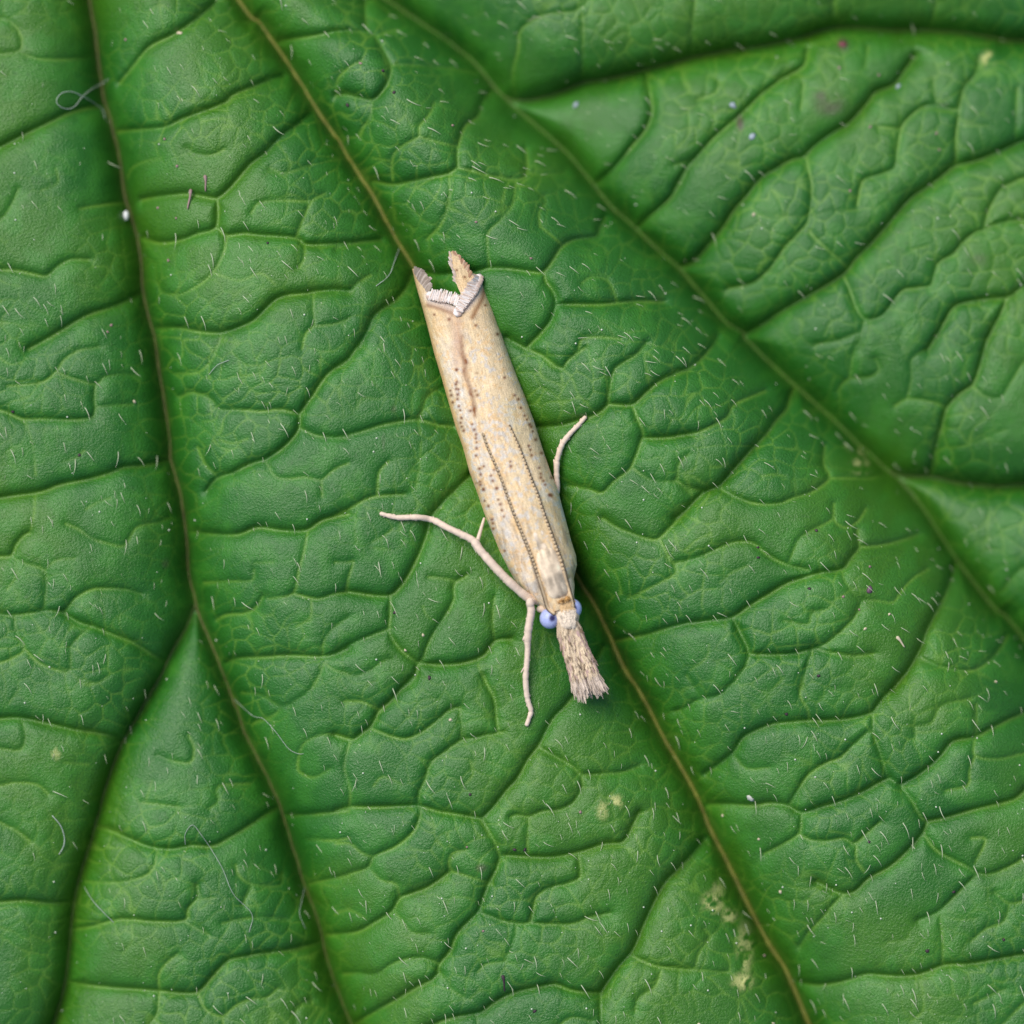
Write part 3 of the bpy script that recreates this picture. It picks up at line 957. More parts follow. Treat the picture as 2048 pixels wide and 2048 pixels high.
# pigment of the wings
TAN = np.array((0.79, 0.60, 0.36)); GREYB = np.array((0.64, 0.61, 0.57)); ORANGE = np.array((0.80, 0.50, 0.22))
BROWN = np.array((0.19, 0.060, 0.018)); PINK = np.array((0.50, 0.34, 0.25)); OLIVE = np.array((0.50, 0.44, 0.23))
DOTS = [P2(*p) for p in [(400,540),(410,600),(430,690),(485,430),(470,460),(475,520),(505,525),(495,590),(490,650),(510,740),(525,790),(540,890),(530,950),(545,1000),(570,1050),(655,800),(680,970),(705,1040),(728,1100),(728,1150),(735,1200),(735,1275),(725,1370),(825,1505),(770,1535),(785,1610),(775,1700),(780,1740),(820,1800),(915,1625),(960,1550),(940,1690),(990,1785),(720,545),(745,600),(480,275),
    (1220,600),(1265,650),(1298,760),(1345,860),(1375,910),(1410,970),(1430,1000),(1450,1060),(1487,1165),(1400,1245),(1420,1295),(1560,1335),(1435,1365),(1530,1525),(1550,1600),(1550,1650),(1585,1690),(1605,1740),(1690,1650),(1660,1870),(1165,1445),(1170,1505),(1090,375)]] + \
   [P3c(*p) for p in [(435,190),(450,335),(500,400),(605,175),(625,320),(650,380),(670,455),(695,535),(545,570),(555,620),(560,690),(705,970),(1300,270),(1280,260)]] + \
   [P1(*p) for p in [(520,1065),(740,1135),(1135,1225),(1270,925),(1450,1350),(850,1880),(970,510),(850,410)]]
STREAK = [P1(920,1400), P1(930,1600), P1(950,1700), P1(990,1780), P2(540,30), P2(560,110), P2(590,190), P2(580,290), P2(590,350), P2(615,430), P2(650,530), P2(680,620), P2(705,760), P2(715,860)]
def seg_dist(px, py, line):
    d = np.full(px.shape, 1e9)
    for a, b in zip(line[:-1], line[1:]):
        a = np.array(a); b = np.array(b); e = b - a
        t = np.clip(((px - a[0]) * e[0] + (py - a[1]) * e[1]) / (e @ e + 1e-9), 0, 1)
        d = np.minimum(d, np.hypot(px - a[0] - t * e[0], py - a[1] - t * e[1]))
    return d
def lerp(c, d, w): return c * (1 - w[..., None]) + d * w[..., None]
def wing_pigment(s, q):
    x, y = from_sq(s, q)
    n1 = lattice_noise(x, y, 8, 91) + 0.7 * lattice_noise(x, y, 4, 92)
    n2 = lattice_noise(x, y, 7.5, 93) + 0.7 * lattice_noise(x, y, 3.8, 94)
    n3 = lattice_noise(x, y, 60, 95)
    ql, qr = QL(s), QR(s); u = (2 * q - ql - qr) / (qr - ql)
    c = np.broadcast_to(TAN, s.shape + (3,)).copy()
    grey = sst(n1 + 0.7 * n3, 0.06, 0.34) * 0.7
    grey = np.maximum(grey, 0.8 * np.exp(-((u + 0.62) / 0.22) ** 2) * (0.65 + 0.7 * n1))
    grey = grey * (1 - sst(s, 500, 640))
    c = lerp(c, GREYB, np.clip(grey, 0, 1))
    org = sst(n2 + 0.3 * n3, 0.12, 0.42) * 0.6
    org = np.maximum(org, 0.75 * np.exp(-((u + 0.30) / 0.14) ** 2) * sst(s, 380, 300) * sst(n2, -0.35, 0.35))
    c = lerp(c, ORANGE, np.clip(org, 0, 1))
    c = lerp(c, OLIVE, 0.45 * np.exp(-((u - 0.55) / 0.25) ** 2) * sst(s, 520, 420) * sst(n3, -0.3, 0.2))
    c = lerp(c, ORANGE * 1.05, np.clip(0.9 * sst(-u, 0.87, 0.95) * sst(s, 100, 400), 0, 1))      # warm costal edge
    c = lerp(c, np.array((0.66, 0.46, 0.24)), 0.55 * sst(s, 520, 640))
    c = lerp(c, PINK, np.clip(0.5 * np.exp(-((u + 0.28) / 0.13) ** 2) * sst(s, 420, 560), 0, 1))
    stk = lattice_noise(s * 0.22, q, 2.3, 141) + 0.8 * lattice_noise(s * 0.35, q, 4.5, 142)
    c = c * (1 + 0.25 * stk)[..., None]
    # front of the wings: long grey and brown scales
    fr = lattice_noise(s, q * 6.0, 34, 96) + lattice_noise(s, q * 5.0, 20, 97) * 0.6
    c = lerp(c, np.array((0.30, 0.25, 0.20)), np.clip(sst(fr, 0.05, 0.42) * sst(s, 250, 80) * 0.7, 0, 1))
    fr2 = lattice_noise(s, q * 5.0, 26, 98)
    c = lerp(c, np.array((0.60, 0.38, 0.17)), np.clip(sst(fr2, 0.05, 0.4) * sst(s, 230, 90) * 0.55, 0, 1))
    sp = lattice_noise(x, y, 3.4, 161); c = lerp(c, np.array((0.34, 0.19, 0.09)), np.clip(0.6 * sst(sp, 0.36, 0.46) * sst(lattice_noise(x, y, 46, 162), -0.1, 0.25), 0, 1))
    # brown markings
    d = seg_dist(x, y, STREAK)
    c = lerp(c, np.array((0.30, 0.15, 0.075)), 0.85 * np.exp(-(d / 5.4) ** 2) * (0.75 + 0.9 * np.clip(n1 + 0.3, 0, 1)))
    for ln in ([P1(430, 920), P1(560, 960), P1(700, 1010), P1(820, 1050)], [P1(1250, 700), P1(1230, 820), P1(1150, 980), P1(1080, 1110)]):
        d = seg_dist(x, y, ln); c = lerp(c, np.array((0.33, 0.17, 0.075)), 0.95 * np.exp(-(d / 5.0) ** 2))
    d = seg_dist(x, y, [P1(480, 850), P1(650, 900), P1(830, 980), P1(1000, 950), P1(1130, 780), P1(1190, 560)])
    c = lerp(c, np.array((0.55, 0.44, 0.38)), 0.9 * np.exp(-(d / 9.0) ** 2))
    d = np.minimum(seg_dist(x, y, [P1(450, 790), P1(600, 800), P1(760, 810), P1(890, 850)]), seg_dist(x, y, [P1(1150, 560), P1(1080, 680), P1(980, 820), P1(900, 930)]))
    c = lerp(c, np.array((0.86, 0.80, 0.77)), 0.95 * np.exp(-(d / 8.5) ** 2))
    d = seg_dist(x, y, [P1(850, 1060), P1(880, 1200), P1(870, 1400), P1(830, 1600), P1(850, 1800)])
    c = lerp(c, np.array((0.52, 0.32, 0.22)), 0.5 * np.exp(-(d / 9.0) ** 2))
    for i, (dx, dy) in enumerate(DOTS):
        r = 2.7 + 1.2 * ((i * 37) % 10) / 10
        rel_s = (x - dx) * AD[0] + (y - dy) * AD[1]; rel_q = (x - dx) * AN[0] + (y - dy) * AN[1]
        g_ = np.exp(-((rel_s / (r * 0.95)) ** 2 + (rel_q / r) ** 2))
        c = lerp(c, BROWN, np.clip(0.95 * g_, 0, 1))
    return np.clip(c, 0.01, 0.9)

def wing_mat():
    m, nt, b = mat_base('wing_scales')
    rot = (0, 0, -math.atan2(0.949, 0.314) * 0)
    co = coords(nt)
    ang_ = math.atan2(-AD[1], AD[0])
    mp = N(nt, 'ShaderNodeMapping'); mp.vector_type = 'TEXTURE'
    mp.inputs['Rotation'].default_value = (0, 0, ang_); mp.inputs['Scale'].default_value = (3.0, 1, 1)
    nt.links.new(co, mp.inputs['Vector'])
    n1 = noise(nt, 20.0, 2, mp.outputs[0], 0.6); n2 = noise(nt, 34.0, 2, co, 0.6)
    hs = N(nt, 'ShaderNodeHueSaturation'); nt.links.new(attr(nt, 'pigment').outputs['Color'], hs.inputs['Color'])
    mr = N(nt, 'ShaderNodeMapRange'); mr.inputs['From Min'].default_value = 0.3; mr.inputs['From Max'].default_value = 0.7
    mr.inputs['To Min'].default_value = 0.80; mr.inputs['To Max'].default_value = 1.2
    nt.links.new(n2.outputs['Fac'], mr.inputs['Value']); nt.links.new(mr.outputs[0], hs.inputs['Value'])
    nt.links.new(hs.outputs[0], b.inputs['Base Color'])
    b.inputs['Roughness'].default_value = 0.55
    b.inputs['Specular IOR Level'].default_value = 0.35
    h = math_n(nt, 'ADD', math_n(nt, 'MULTIPLY', n1.outputs['Fac'], 0.020), math_n(nt, 'MULTIPLY', n2.outputs['Fac'], 0.008))
    nt.links.new(bump(nt, h, 1.0, 1.0), b.inputs['Normal'])
    return m
m_wing = wing_mat()
m_scale = simple_mat('moth_scales', None, 0.6, 0.18, 14.0, 0.5, 0.006, 0.3, pigment=True)

# seam where the right wing's hind edge laps over the left wing
SEAM = to_sq([P1(800,1080), P1(870,1250), P1(900,1450), P1(925,1650), P2(520,30), P2(560,200), P2(575,330), P2(610,470), P2(660,640), P2(720,860), P2(800,1060), P2(870,1290), P2(950,1470), P2(1030,1660), P2(1100,1860), P3c(720,230), P3c(800,450), P3c(880,650), P3c(980,890), P3c(1060,1100), P3c(1140,1340), P3c(1210,1570), P3c(1260,1720)])
SEAM = SEAM[np.argsort(SEAM[:, 0])]
def QS(s): return np.interp(s, SEAM[:, 0], SEAM[:, 1])

def sheet(name, s_arr, qa, qb, lift, nq=84, thick=0.035, curl=0.0):
    """a wing: rows along the body axis from qa(s) to qb(s), closed underneath"""
    n = len(s_arr)
    th = np.linspace(-1, 1, nq)
    S2 = np.repeat(s_arr[:, None], nq, 1)
    tt = np.linspace(0, 1, nq)
    a = qa[:, None]; b = qb[:, None]
    # sample evenly in arc: denser towards the steep outer edge
    ql = QL(s_arr)[:, None]; qr = QR(s_arr)[:, None]
    ua = np.clip((2 * a - ql - qr) / (qr - ql), -1, 1); ub = np.clip((2 * b - ql - qr) / (qr - ql), -1, 1)
    ta = np.arcsin(ua); tb = np.arcsin(ub)
    U = np.sin(ta + (tb - ta) * tt[None])
    Q2 = (U * (qr - ql) + ql + qr) / 2
    top = at_sq(S2, Q2, 0.0); top[..., 2] += lift + 0.022 * lattice_noise(S2 * 0.13, Q2, 9, 131) + 0.03 * lattice_noise(S2, Q2, 40, 132) + 0.03 * lattice_noise(S2 * 0.5, Q2, 12, 133) * sst(S2, 220, 60)
    bot = top.copy(); bot[..., 2] -= thick
    bot[:, :, 0] += np.where(Q2 < (ql + qr) / 2, 1, -1) * thick * 0.5 * np.abs(U)
    # droop outer edges straight down a little
    V = np.concatenate([top.reshape(-1, 3), bot.reshape(-1, 3)])
    idt = np.arange(n * nq).reshape(n, nq); idb = idt + n * nq
    F = [np.stack([idt[:-1, :-1], idt[1:, :-1], idt[1:, 1:], idt[:-1, 1:]], -1).reshape(-1, 4),
         np.stack([idb[:-1, :-1], idb[:-1, 1:], idb[1:, 1:], idb[1:, :-1]], -1).reshape(-1, 4),
         np.stack([idt[:-1, 0], idb[:-1, 0], idb[1:, 0], idt[1:, 0]], -1),
         np.stack([idt[:-1, -1], idt[1:, -1], idb[1:, -1], idb[:-1, -1]], -1),
         np.stack([idt[0, :-1], idt[0, 1:], idb[0, 1:], idb[0, :-1]], -1),
         np.stack([idt[-1, :-1], idb[-1, :-1], idb[-1, 1:], idt[-1, 1:]], -1)]
    pg = wing_pigment(S2, Q2).reshape(-1, 3)
    return new_obj(name, V - MOFF, np.concatenate(F), m_wing, moth, attrs={'pigment': np.vstack([pg, pg * 0.8])})

# left wing, ends in a spike at its outer edge
lw_end = to_sq([P1(860, 960), P1(700, 900), P1(560, 880), P1(450, 830), P1(430, 720), P1(410, 600), P1(370, 470), P1(300, 370), P1(200, 375)])
s_top = lw_end[:, 0].max() - 1
sL = np.r_[np.linspace(-12, 560, 330), np.linspace(563, s_top, 110)]
capL = lw_end[np.argsort(lw_end[:, 0])]
def bound_left(s):
    return np.where(s < capL[0, 0], QS(s) + 9, np.interp(s, capL[:, 0], capL[:, 1]))
aL = QL(sL) + 0.4; bL = np.maximum(np.minimum(bound_left(sL), QS(sL) + 9), aL + 0.5)
left_wing = sheet('left_forewing', sL, aL, bL, 0.0)

# right wing, laps over the left one, its tip curls inwards
rin = to_sq([P1(860, 1000), P1(900, 900), P1(925, 800), P1(905, 740), P1(870, 670), P1(830, 540), P1(805, 430), P1(760, 310), P1(738, 230), P1(735, 160)])
rin = rin[np.argsort(rin[:, 0])]
rout = to_sq([P1(1290, 720), P1(1262, 600), P1(1225, 520), P1(1150, 470), P1(1065, 450), P1(1000, 330), P1(900, 220), P1(820, 150), P1(770, 128)])
rout = rout[np.argsort(rout[:, 0])]
sR = np.r_[np.linspace(-8, 560, 330), np.linspace(563, rout[-1, 0] - 1, 120)]
aR = np.where(sR < rin[0, 0], QS(sR), np.interp(sR, rin[:, 0], rin[:, 1]))
bR = np.where(sR < rout[0, 0], QR(sR) - 0.4, np.minimum(np.interp(sR, rout[:, 0], rout[:, 1]), QR(sR) - 0.4))
bR = np.maximum(bR, aR + 0.5)
right_wing = sheet('right_forewing', sR, aR, bR, 0.045)

# fringes at the wing ends
def fringe(name, base, tips, n, w, cols, lift0, lift1, jit=1.5, bend=0.0):
    so = Soup()
    b = resample(catmull(base, 4), 0.5); t = resample(catmull(tips, 4), 0.5)
    for i in range(n):
        k = (i + 0.5 + random.uniform(-0.3, 0.3)) / n
        pb = b[min(int(k * len(b)), len(b) - 1)] + rng.normal(0, jit * 0.5, 2); pt = t[min(int(k * len(t)), len(t) - 1)] + rng.normal(0, jit, 2)
        A = at_px(pb, lift0 + random.uniform(-0.01, 0.01)); B = at_px(pt, lift1 + random.uniform(-0.03, 0.03))
        B[2] = max(B[2], A[2] - 0.1)
        so.blade(A - MOFF, B - MOFF, w * S * random.uniform(0.8, 1.2), np.array(cols[i % len(cols)]) * random.uniform(0.9, 1.08), bend, 0.75, 0.07)
    return so
GPINK = [(0.60, 0.46, 0.38), (0.54, 0.40, 0.32), (0.66, 0.53, 0.45)]
def roll(parent, line, rad, sgn, notches, lift):
    """the fringe turned up along the wing end: a soft rounded roll, white along its inner side"""
    p = resample(catmull(line, 6), 1.2); n = len(p); t = np.linspace(0, 1, n)
    base = at_px(p, lift)
    base[:, 2] = np.convolve(np.pad(base[:, 2], 6, mode='edge'), np.ones(13) / 13, 'valid')
    r = rad * (0.75 + 0.25 * np.sin(np.pi * t)) * (1 + 0.06 * rng.normal(0, 1, n))
    dk = np.zeros(n)
    for k in notches:
        g_ = np.exp(-((t - k) / 0.018) ** 2); r = r * (1 - 0.20 * g_); dk = np.maximum(dk, g_)
    sides = 16
    v, f = tube(base, r * S, sides, flat=0.42)
    cols = np.zeros((len(v), 3))
    for i in range(n):
        for k in range(sides):
            c_ = math.cos(2 * math.pi * k / sides) * sgn + 0.25 * float(lattice_noise(np.array(p[i, 0]), np.array(p[i, 1] + k), 3.5, 151))
            w_ = float(sst(np.array(c_), -0.35, 0.25))
            cols[i * sides + k] = (np.array((0.60, 0.44, 0.35)) * (1 - w_) + np.array((0.86, 0.79, 0.75)) * w_) * (1 - 0.35 * dk[i])
    cols[n * sides:] = (0.7, 0.6, 0.52)
    new_obj('fringe', v - np.array(MOFF), f, m_scale, parent, attrs={'pigment': cols})
roll(left_wing, [P1(420, 770), P1(500, 800), P1(600, 820), P1(720, 835), P1(830, 870), P1(900, 930)], 10.0, -1, (0.30, 0.62), 0.04)
roll(right_wing, [P1(1190, 490), P1(1165, 570), P1(1110, 680), P1(1030, 800), P1(950, 910), P1(880, 1010), P1(860, 1070)], 11.0, 1, (), 0.08)
CREAM = [(0.84, 0.74, 0.67), (0.78, 0.64, 0.55), (0.86, 0.79, 0.74), (0.66, 0.50, 0.40)]
so = fringe('fringe', [P1(430, 830), P1(560, 860), P1(700, 880), P1(860, 930)], [P1(480, 695), P1(620, 710), P1(790, 745), P1(900, 790)], 60, 1.3, CREAM, 0.12, 0.12, 2.0)
so.build('fringe_hairs', m_scale, left_wing, False)
so = fringe('fringe', [P1(1215, 500), P1(1195, 640), P1(1110, 780), P1(1010, 920), P1(930, 1030)], [P1(1120, 490), P1(1030, 610), P1(955, 730), P1(890, 850), P1(840, 980)], 80, 1.3, CREAM, 0.16, 0.17, 2.0)
so.build('fringe_hairs', m_scale, right_wing, False)
so = fringe('fringe', [P1(230, 450), P1(290, 560), P1(350, 640), P1(410, 740)], [P1(232, 345), P1(345, 400), P1(450, 510), P1(470, 650)], 20, 3.6, [(0.42, 0.34, 0.27), (0.52, 0.43, 0.36), (0.36, 0.28, 0.22)], 0.03, 0.08)
so.build('tip_fringe', m_scale, left_wing, False)
so = fringe('fringe', [P1(860, 620), P1(830, 480), P1(790, 340), P1(775, 230)], [P1(815, 560), P1(790, 410), P1(738, 260), P1(750, 130)], 24, 1.8, [(0.62, 0.52, 0.45), (0.55, 0.42, 0.33)], 0.04, 0.05)
so2 = fringe('fringe', [P1(1040, 520), P1(980, 400), P1(900, 280), P1(830, 200)], [P1(1080, 440), P1(1005, 320), P1(910, 210), P1(790, 125)], 30, 2.0, [(0.40, 0.22, 0.13), (0.50, 0.33, 0.22)], 0.04, 0.05)
so.add(np.vstack(so2.v), so2.f, np.vstack(so2.c)); so.build('tip_fringe', m_scale, right_wing, False)

# body: one continuous surface from abdomen to forehead
def loft(stations, sides=20, power=2.2):
    V = []; F = []
    for (x, y, z, rw, rh) in stations:
        for k in range(sides):
            a = 2 * math.pi * k / sides; ca, sa = math.cos(a), math.sin(a)
            e = (abs(ca) ** power + abs(sa) ** power) ** (-1 / power)
            o_ = np.array([AN[0] * S, -AN[1] * S, 0]) * rw * ca * e
            V.append(np.array(W(x, y, z)) + o_ + np.array([0, 0, rh * sa * e]))
    n = len(stations)
    for i in range(n - 1):
        for k in range(sides):
            p = i * sides + k; q = i * sides + (k + 1) % sides
            F.append((p, q, q + sides, p + sides))
    c0 = len(V); V.append(np.mean(V[:sides], axis=0)); c1 = len(V); V.append(np.mean(V[(n - 1) * sides:n * sides], axis=0))
    for k in range(sides):
        F.append((c0, (k + 1) % sides, k)); F.append((c1, (n - 1) * sides + k, (n - 1) * sides + (k + 1) % sides))
    return np.array(V), F
m_body = simple_mat('body_scales', (0.68, 0.54, 0.37), 0.7, 0.35, 9.0, 0.7, 0.02, 0.3)
st = []
for s_, dq, w_, h_ in ((520, 0, 20, 0.18), (470, 0, 38, 0.30), (350, 0, 46, 0.42), (200, 0, 50, 0.50), (110, 0, 48, 0.52), (60, 4, 44, 0.50), (25, 5, 38, 0.46), (8, 6, 30, 0.42), (-4, 12, 22, 0.36), (-16, 14, 22, 0.36), (-30, 13, 23, 0.36), (-42, 11, 18, 0.26), (-52, 10, 9, 0.12)):
    qm = 0.5 * (QL(s_) + QR(s_)) if s_ > 20 else 0.0
    x_, y_ = from_sq(s_, qm * 0.9 + dq if s_ > 20 else dq)
    top = arch(np.array(max(s_, 0.0)), np.array(float(0.5 * (QL(max(s_, 0)) + QR(max(s_, 0))))))
    zc = float(top) - h_ - (0.10 if s_ > 20 else -0.02) - (0.10 if s_ < -35 else 0) - (0.14 if s_ < -45 else 0)
    st.append((x_, y_, zc, w_, h_))
v, f = loft(np.array(st).tolist())
# smooth the loft along its length
body = new_obj('body', v - MOFF, f, m_body, moth)
md = body.modifiers.new('sub', 'SUBSURF'); md.levels = 2; md.render_levels = 2
HEADZ = st[-4][2]; HEADTOP = HEADZ + 0.36

# thorax shield between the feelers
def mound(name, pts, halfw, lift, edge, mat, col, n=44, m=26, seed=1):
    c = resample(catmull(pts, 6), 1.0); c = c[np.linspace(0, len(c) - 1, n).astype(int)]
    tang = np.gradient(c, axis=0); tang /= np.linalg.norm(tang, axis=1)[:, None]; nrm = np.stack([-tang[:, 1], tang[:, 0]], 1)
    V = []; cols = []
    for i in range(n):
        t = i / (n - 1)
        endf = math.sqrt(max(1 - (1 - min(t / 0.22, 1)) ** 2, 0.02)) * math.sqrt(max(1 - (1 - min((1 - t) / 0.12, 1)) ** 2, 0.02))
        for k in range(m + 1):
            u = -1 + 2 * k / m
            p = c[i] + nrm[i] * halfw * endf * u
            hh = lift * endf ** 0.5 * max(1 - abs(u) ** 3, 0) ** 0.5
            q = at_px(p, 0.0); q[2] += hh - (edge if abs(u) > 0.99 else 0)
            V.append(q)
            ps_ = to_sq(p); nz = 1.3 * lattice_noise(np.array(ps_[0] * 0.22), np.array(ps_[1]), 4.2, seed) + lattice_noise(np.array(p[0]), np.array(p[1]), 14, seed + 1)
            base = np.array(col[0]) * (1 - t) + np.array(col[1]) * t
            cols.append(base * (1 + 0.55 * float(nz)))
    F = []
    for i in range(n - 1):
        for k in range(m):
            a = i * (m + 1) + k
            F.append((a, a + m + 1, a + m + 2, a + 1))
    return new_obj(name, np.array(V) - MOFF, F, mat, moth, attrs={'pigment': np.clip(np.array(cols), 0.02, 0.9)})
mound('thorax', [P3c(1215, 935), P3c(1255, 1080), P3c(1320, 1280), P3c(1385, 1440), P3c(1425, 1570)], 25.0, 0.085, 0.04, m_scale, ((0.74, 0.58, 0.40), (0.66, 0.54, 0.40)), seed=201)
mound('scale_tuft', [P3c(1110, 700), P3c(1160, 800), P3c(1210, 930), P3c(1230, 1000)], 15.0, 0.04, 0.03, m_scale, ((0.62, 0.53, 0.42), (0.60, 0.47, 0.33)), seed=211)

# head scales
def head_pt(px, py, lift=0.0):
    sq = to_sq((px, py)); s_, q_ = float(sq[0]), float(sq[1])
    d = (q_ - 12) / 25.0
    z = HEADTOP - 0.02 - 0.28 * d * d - (0.0 if s_ > -35 else ((-35 - s_) / 26.0) ** 2 * 0.25) + lift
    return np.array(W(px, py, z))
so = Soup()
for i in range(620):
    k = random.random()
    px, py = P5(random.uniform(720, 1080), random.uniform(330, 700))
    sq = to_sq((px, py))
    if not (-60 < sq[0] < 6 and -14 < sq[1] < 36): continue
    # scales sweep from the collar forward over the forehead
    dirx, diry = 0.30 + 0.03 * (sq[1] - 12) * (-1 if sq[0] < -45 else 0.5), 0.95
    L = random.uniform(7, 13)
    cc = np.array((0.80, 0.67, 0.52)) if sq[0] < -6 else np.array((0.66, 0.44, 0.22))
    if sq[0] < -42: cc = np.array((0.74, 0.58, 0.40))
    if random.random() < 0.12: cc = cc * 0.6
    A = head_pt(px, py, 0.05); B = head_pt(px + dirx * L, py + diry * L, random.uniform(0.05, 0.09))
    so.blade(A - MOFF, B - MOFF, random.uniform(1.4, 2.6) * S, cc * random.uniform(0.9, 1.08), 0.0, 0.4, 0.12)
for i in range(60):     # raised brown collar ridge behind the head
    k = random.random()
    px, py = P5(830 + 200 * k + random.gauss(0, 12), 360 - 75 * k + random.gauss(0, 8))
    A = head_pt(px, py, -0.02); B = head_pt(px + random.uniform(-2, 4), py + random.uniform(3, 9), random.uniform(0.08, 0.17))
    so.blade(A - MOFF, B - MOFF, 1.6 * S, np.array(random.choice([(0.55, 0.31, 0.11), (0.62, 0.40, 0.18), (0.36, 0.19, 0.07)])), 0.0, 0.4, 0.3)
for i in range(50):     # brown line between forehead and snout
    k = random.random()
    px, py = P5(850 + 270 * k, 755 - 70 * k + random.gauss(0, 5))
    A = head_pt(px, py - 2, 0.0); B = head_pt(px + random.uniform(-1, 3), py + random.uniform(2, 5), 0.05)
    so.blade(A - MOFF, B - MOFF, 1.3 * S, np.array((0.48, 0.29, 0.12)) * random.uniform(0.7, 1.2), 0.0, 0.4, 0.3)
tag(so.build('head_scales', m_scale, moth, False), kind='stuff')

# eyes
def eye_mat():
    m, nt, b = mat_base('eye_blue')
    co = coords(nt)
    lw = N(nt, 'ShaderNodeVectorMath', operation='DISTANCE'); nt.links.new(co, lw.inputs[0]); lw.inputs[1].default_value = (0.06, 0.01, 0.26)
    dk = math_n(nt, 'SUBTRACT', 1.0, ramp(nt, lw.outputs['Value'], 0.04, 0.13))
    n_ = noise(nt, 9.0, 2, co)
    c = mix(nt, ramp(nt, n_.outputs['Fac'], 0.35, 0.65), (0.38, 0.43, 0.74), (0.46, 0.51, 0.80))
    c = mix(nt, dk, c, (0.03, 0.025, 0.10))
    nt.links.new(c, b.inputs['Base Color'])
    vor = N(nt, 'ShaderNodeTexVoronoi'); vor.inputs['Scale'].default_value = 45.0; nt.links.new(co, vor.inputs['Vector'])
    b.inputs['Roughness'].default_value = 0.4
    nt.links.new(bump(nt, vor.outputs['Distance'], 0.3, 0.01), b.inputs['Normal'])
    return m
m_eye = eye_mat()
def ball(r, seg=28, rings=18, sq=(1, 1, 1)):
    V = []; F = []
    for i in range(rings + 1):
        a = math.pi * i / rings
        for k in range(seg):
            b_ = 2 * math.pi * k / seg
            V.append((r * sq[0] * math.sin(a) * math.cos(b_), r * sq[1] * math.sin(a) * math.sin(b_), r * sq[2] * math.cos(a)))
    for i in range(rings):
        for k in range(seg):
            p = i * seg + k; q = i * seg + (k + 1) % seg
            F.append((p, p + seg, q + seg, q))
    return np.array(V), F
v, f = ball(20.5 * S)
for (ex, ey) in (P5(735, 625), P5(1050, 485)):
    o = new_obj('eye', v, f, m_eye, moth)
    o.location = Vector(W(ex, ey, HEADZ + 0.02)) - moth.location

# feelers folded back along the wings, beaded
ANT = [[P5(800, 560), P3c(1255, 1700), P3c(1210, 1560), P3c(1140, 1330), P3c(1060, 1090), P3c(980, 880), P3c(880, 640), P3c(800, 440), P3c(720, 220), P2(1040, 1650), P2(960, 1460), P2(880, 1280), P2(812, 1085)],
       [P5(1050, 420), P3c(1580, 1680), P3c(1545, 1540), P3c(1490, 1340), P3c(1430, 1110), P3c(1350, 890), P3c(1280, 700), P3c(1200, 480), P3c(1120, 240), P2(1440, 1690), P2(1330, 1400), P2(1240, 1180), P2(1150, 980)]]
for a_i, an in enumerate(ANT):
    p = resample(catmull(an, 6), 1.35)
    n = len(p); t = np.linspace(0, 1, n)
    ph = (np.arange(n) * 1.35 / 7.6) % 1.0
    bead = 0.72 + 0.42 * np.sin(np.pi * np.clip(ph / 0.72, 0, 1)) * (t > 0.25) + 0.25 * (t <= 0.25)
    r = (4.3 - 2.0 * t) * S * bead
    base = at_px(p, 0.075)
    hz = np.array([head_pt(x, y, 0.05)[2] for x, y in p[:30]])
    base[:30, 2] = np.maximum(base[:30, 2], hz)
    base[:, 2] = np.convolve(np.pad(base[:, 2], 4, mode='edge'), np.ones(9) / 9, 'valid')
    v, f = tube(base, r, 8)
    cols = np.zeros((len(v), 3))
    for i in range(n):
        for k in range(8):
            a = 2 * math.pi * k / 8
            pale = np.array((0.62, 0.47, 0.29)); dark = np.array((0.055, 0.032, 0.020))
            side = math.cos(a)                      # outer flank of the feeler is dark
            dk = 1.0 if (side * (-1 if a_i == 0 else 1) > 0.45 or (ph[i] > 0.70 and t[i] > 0.2)) else 0.0
            cols[i * 8 + k] = pale * (1 - dk) + dark * dk
    cols[n * 8:] = (0.3, 0.2, 0.12)
    new_obj('antenna', v - MOFF, f, m_scale, moth, attrs={'pigment': cols})

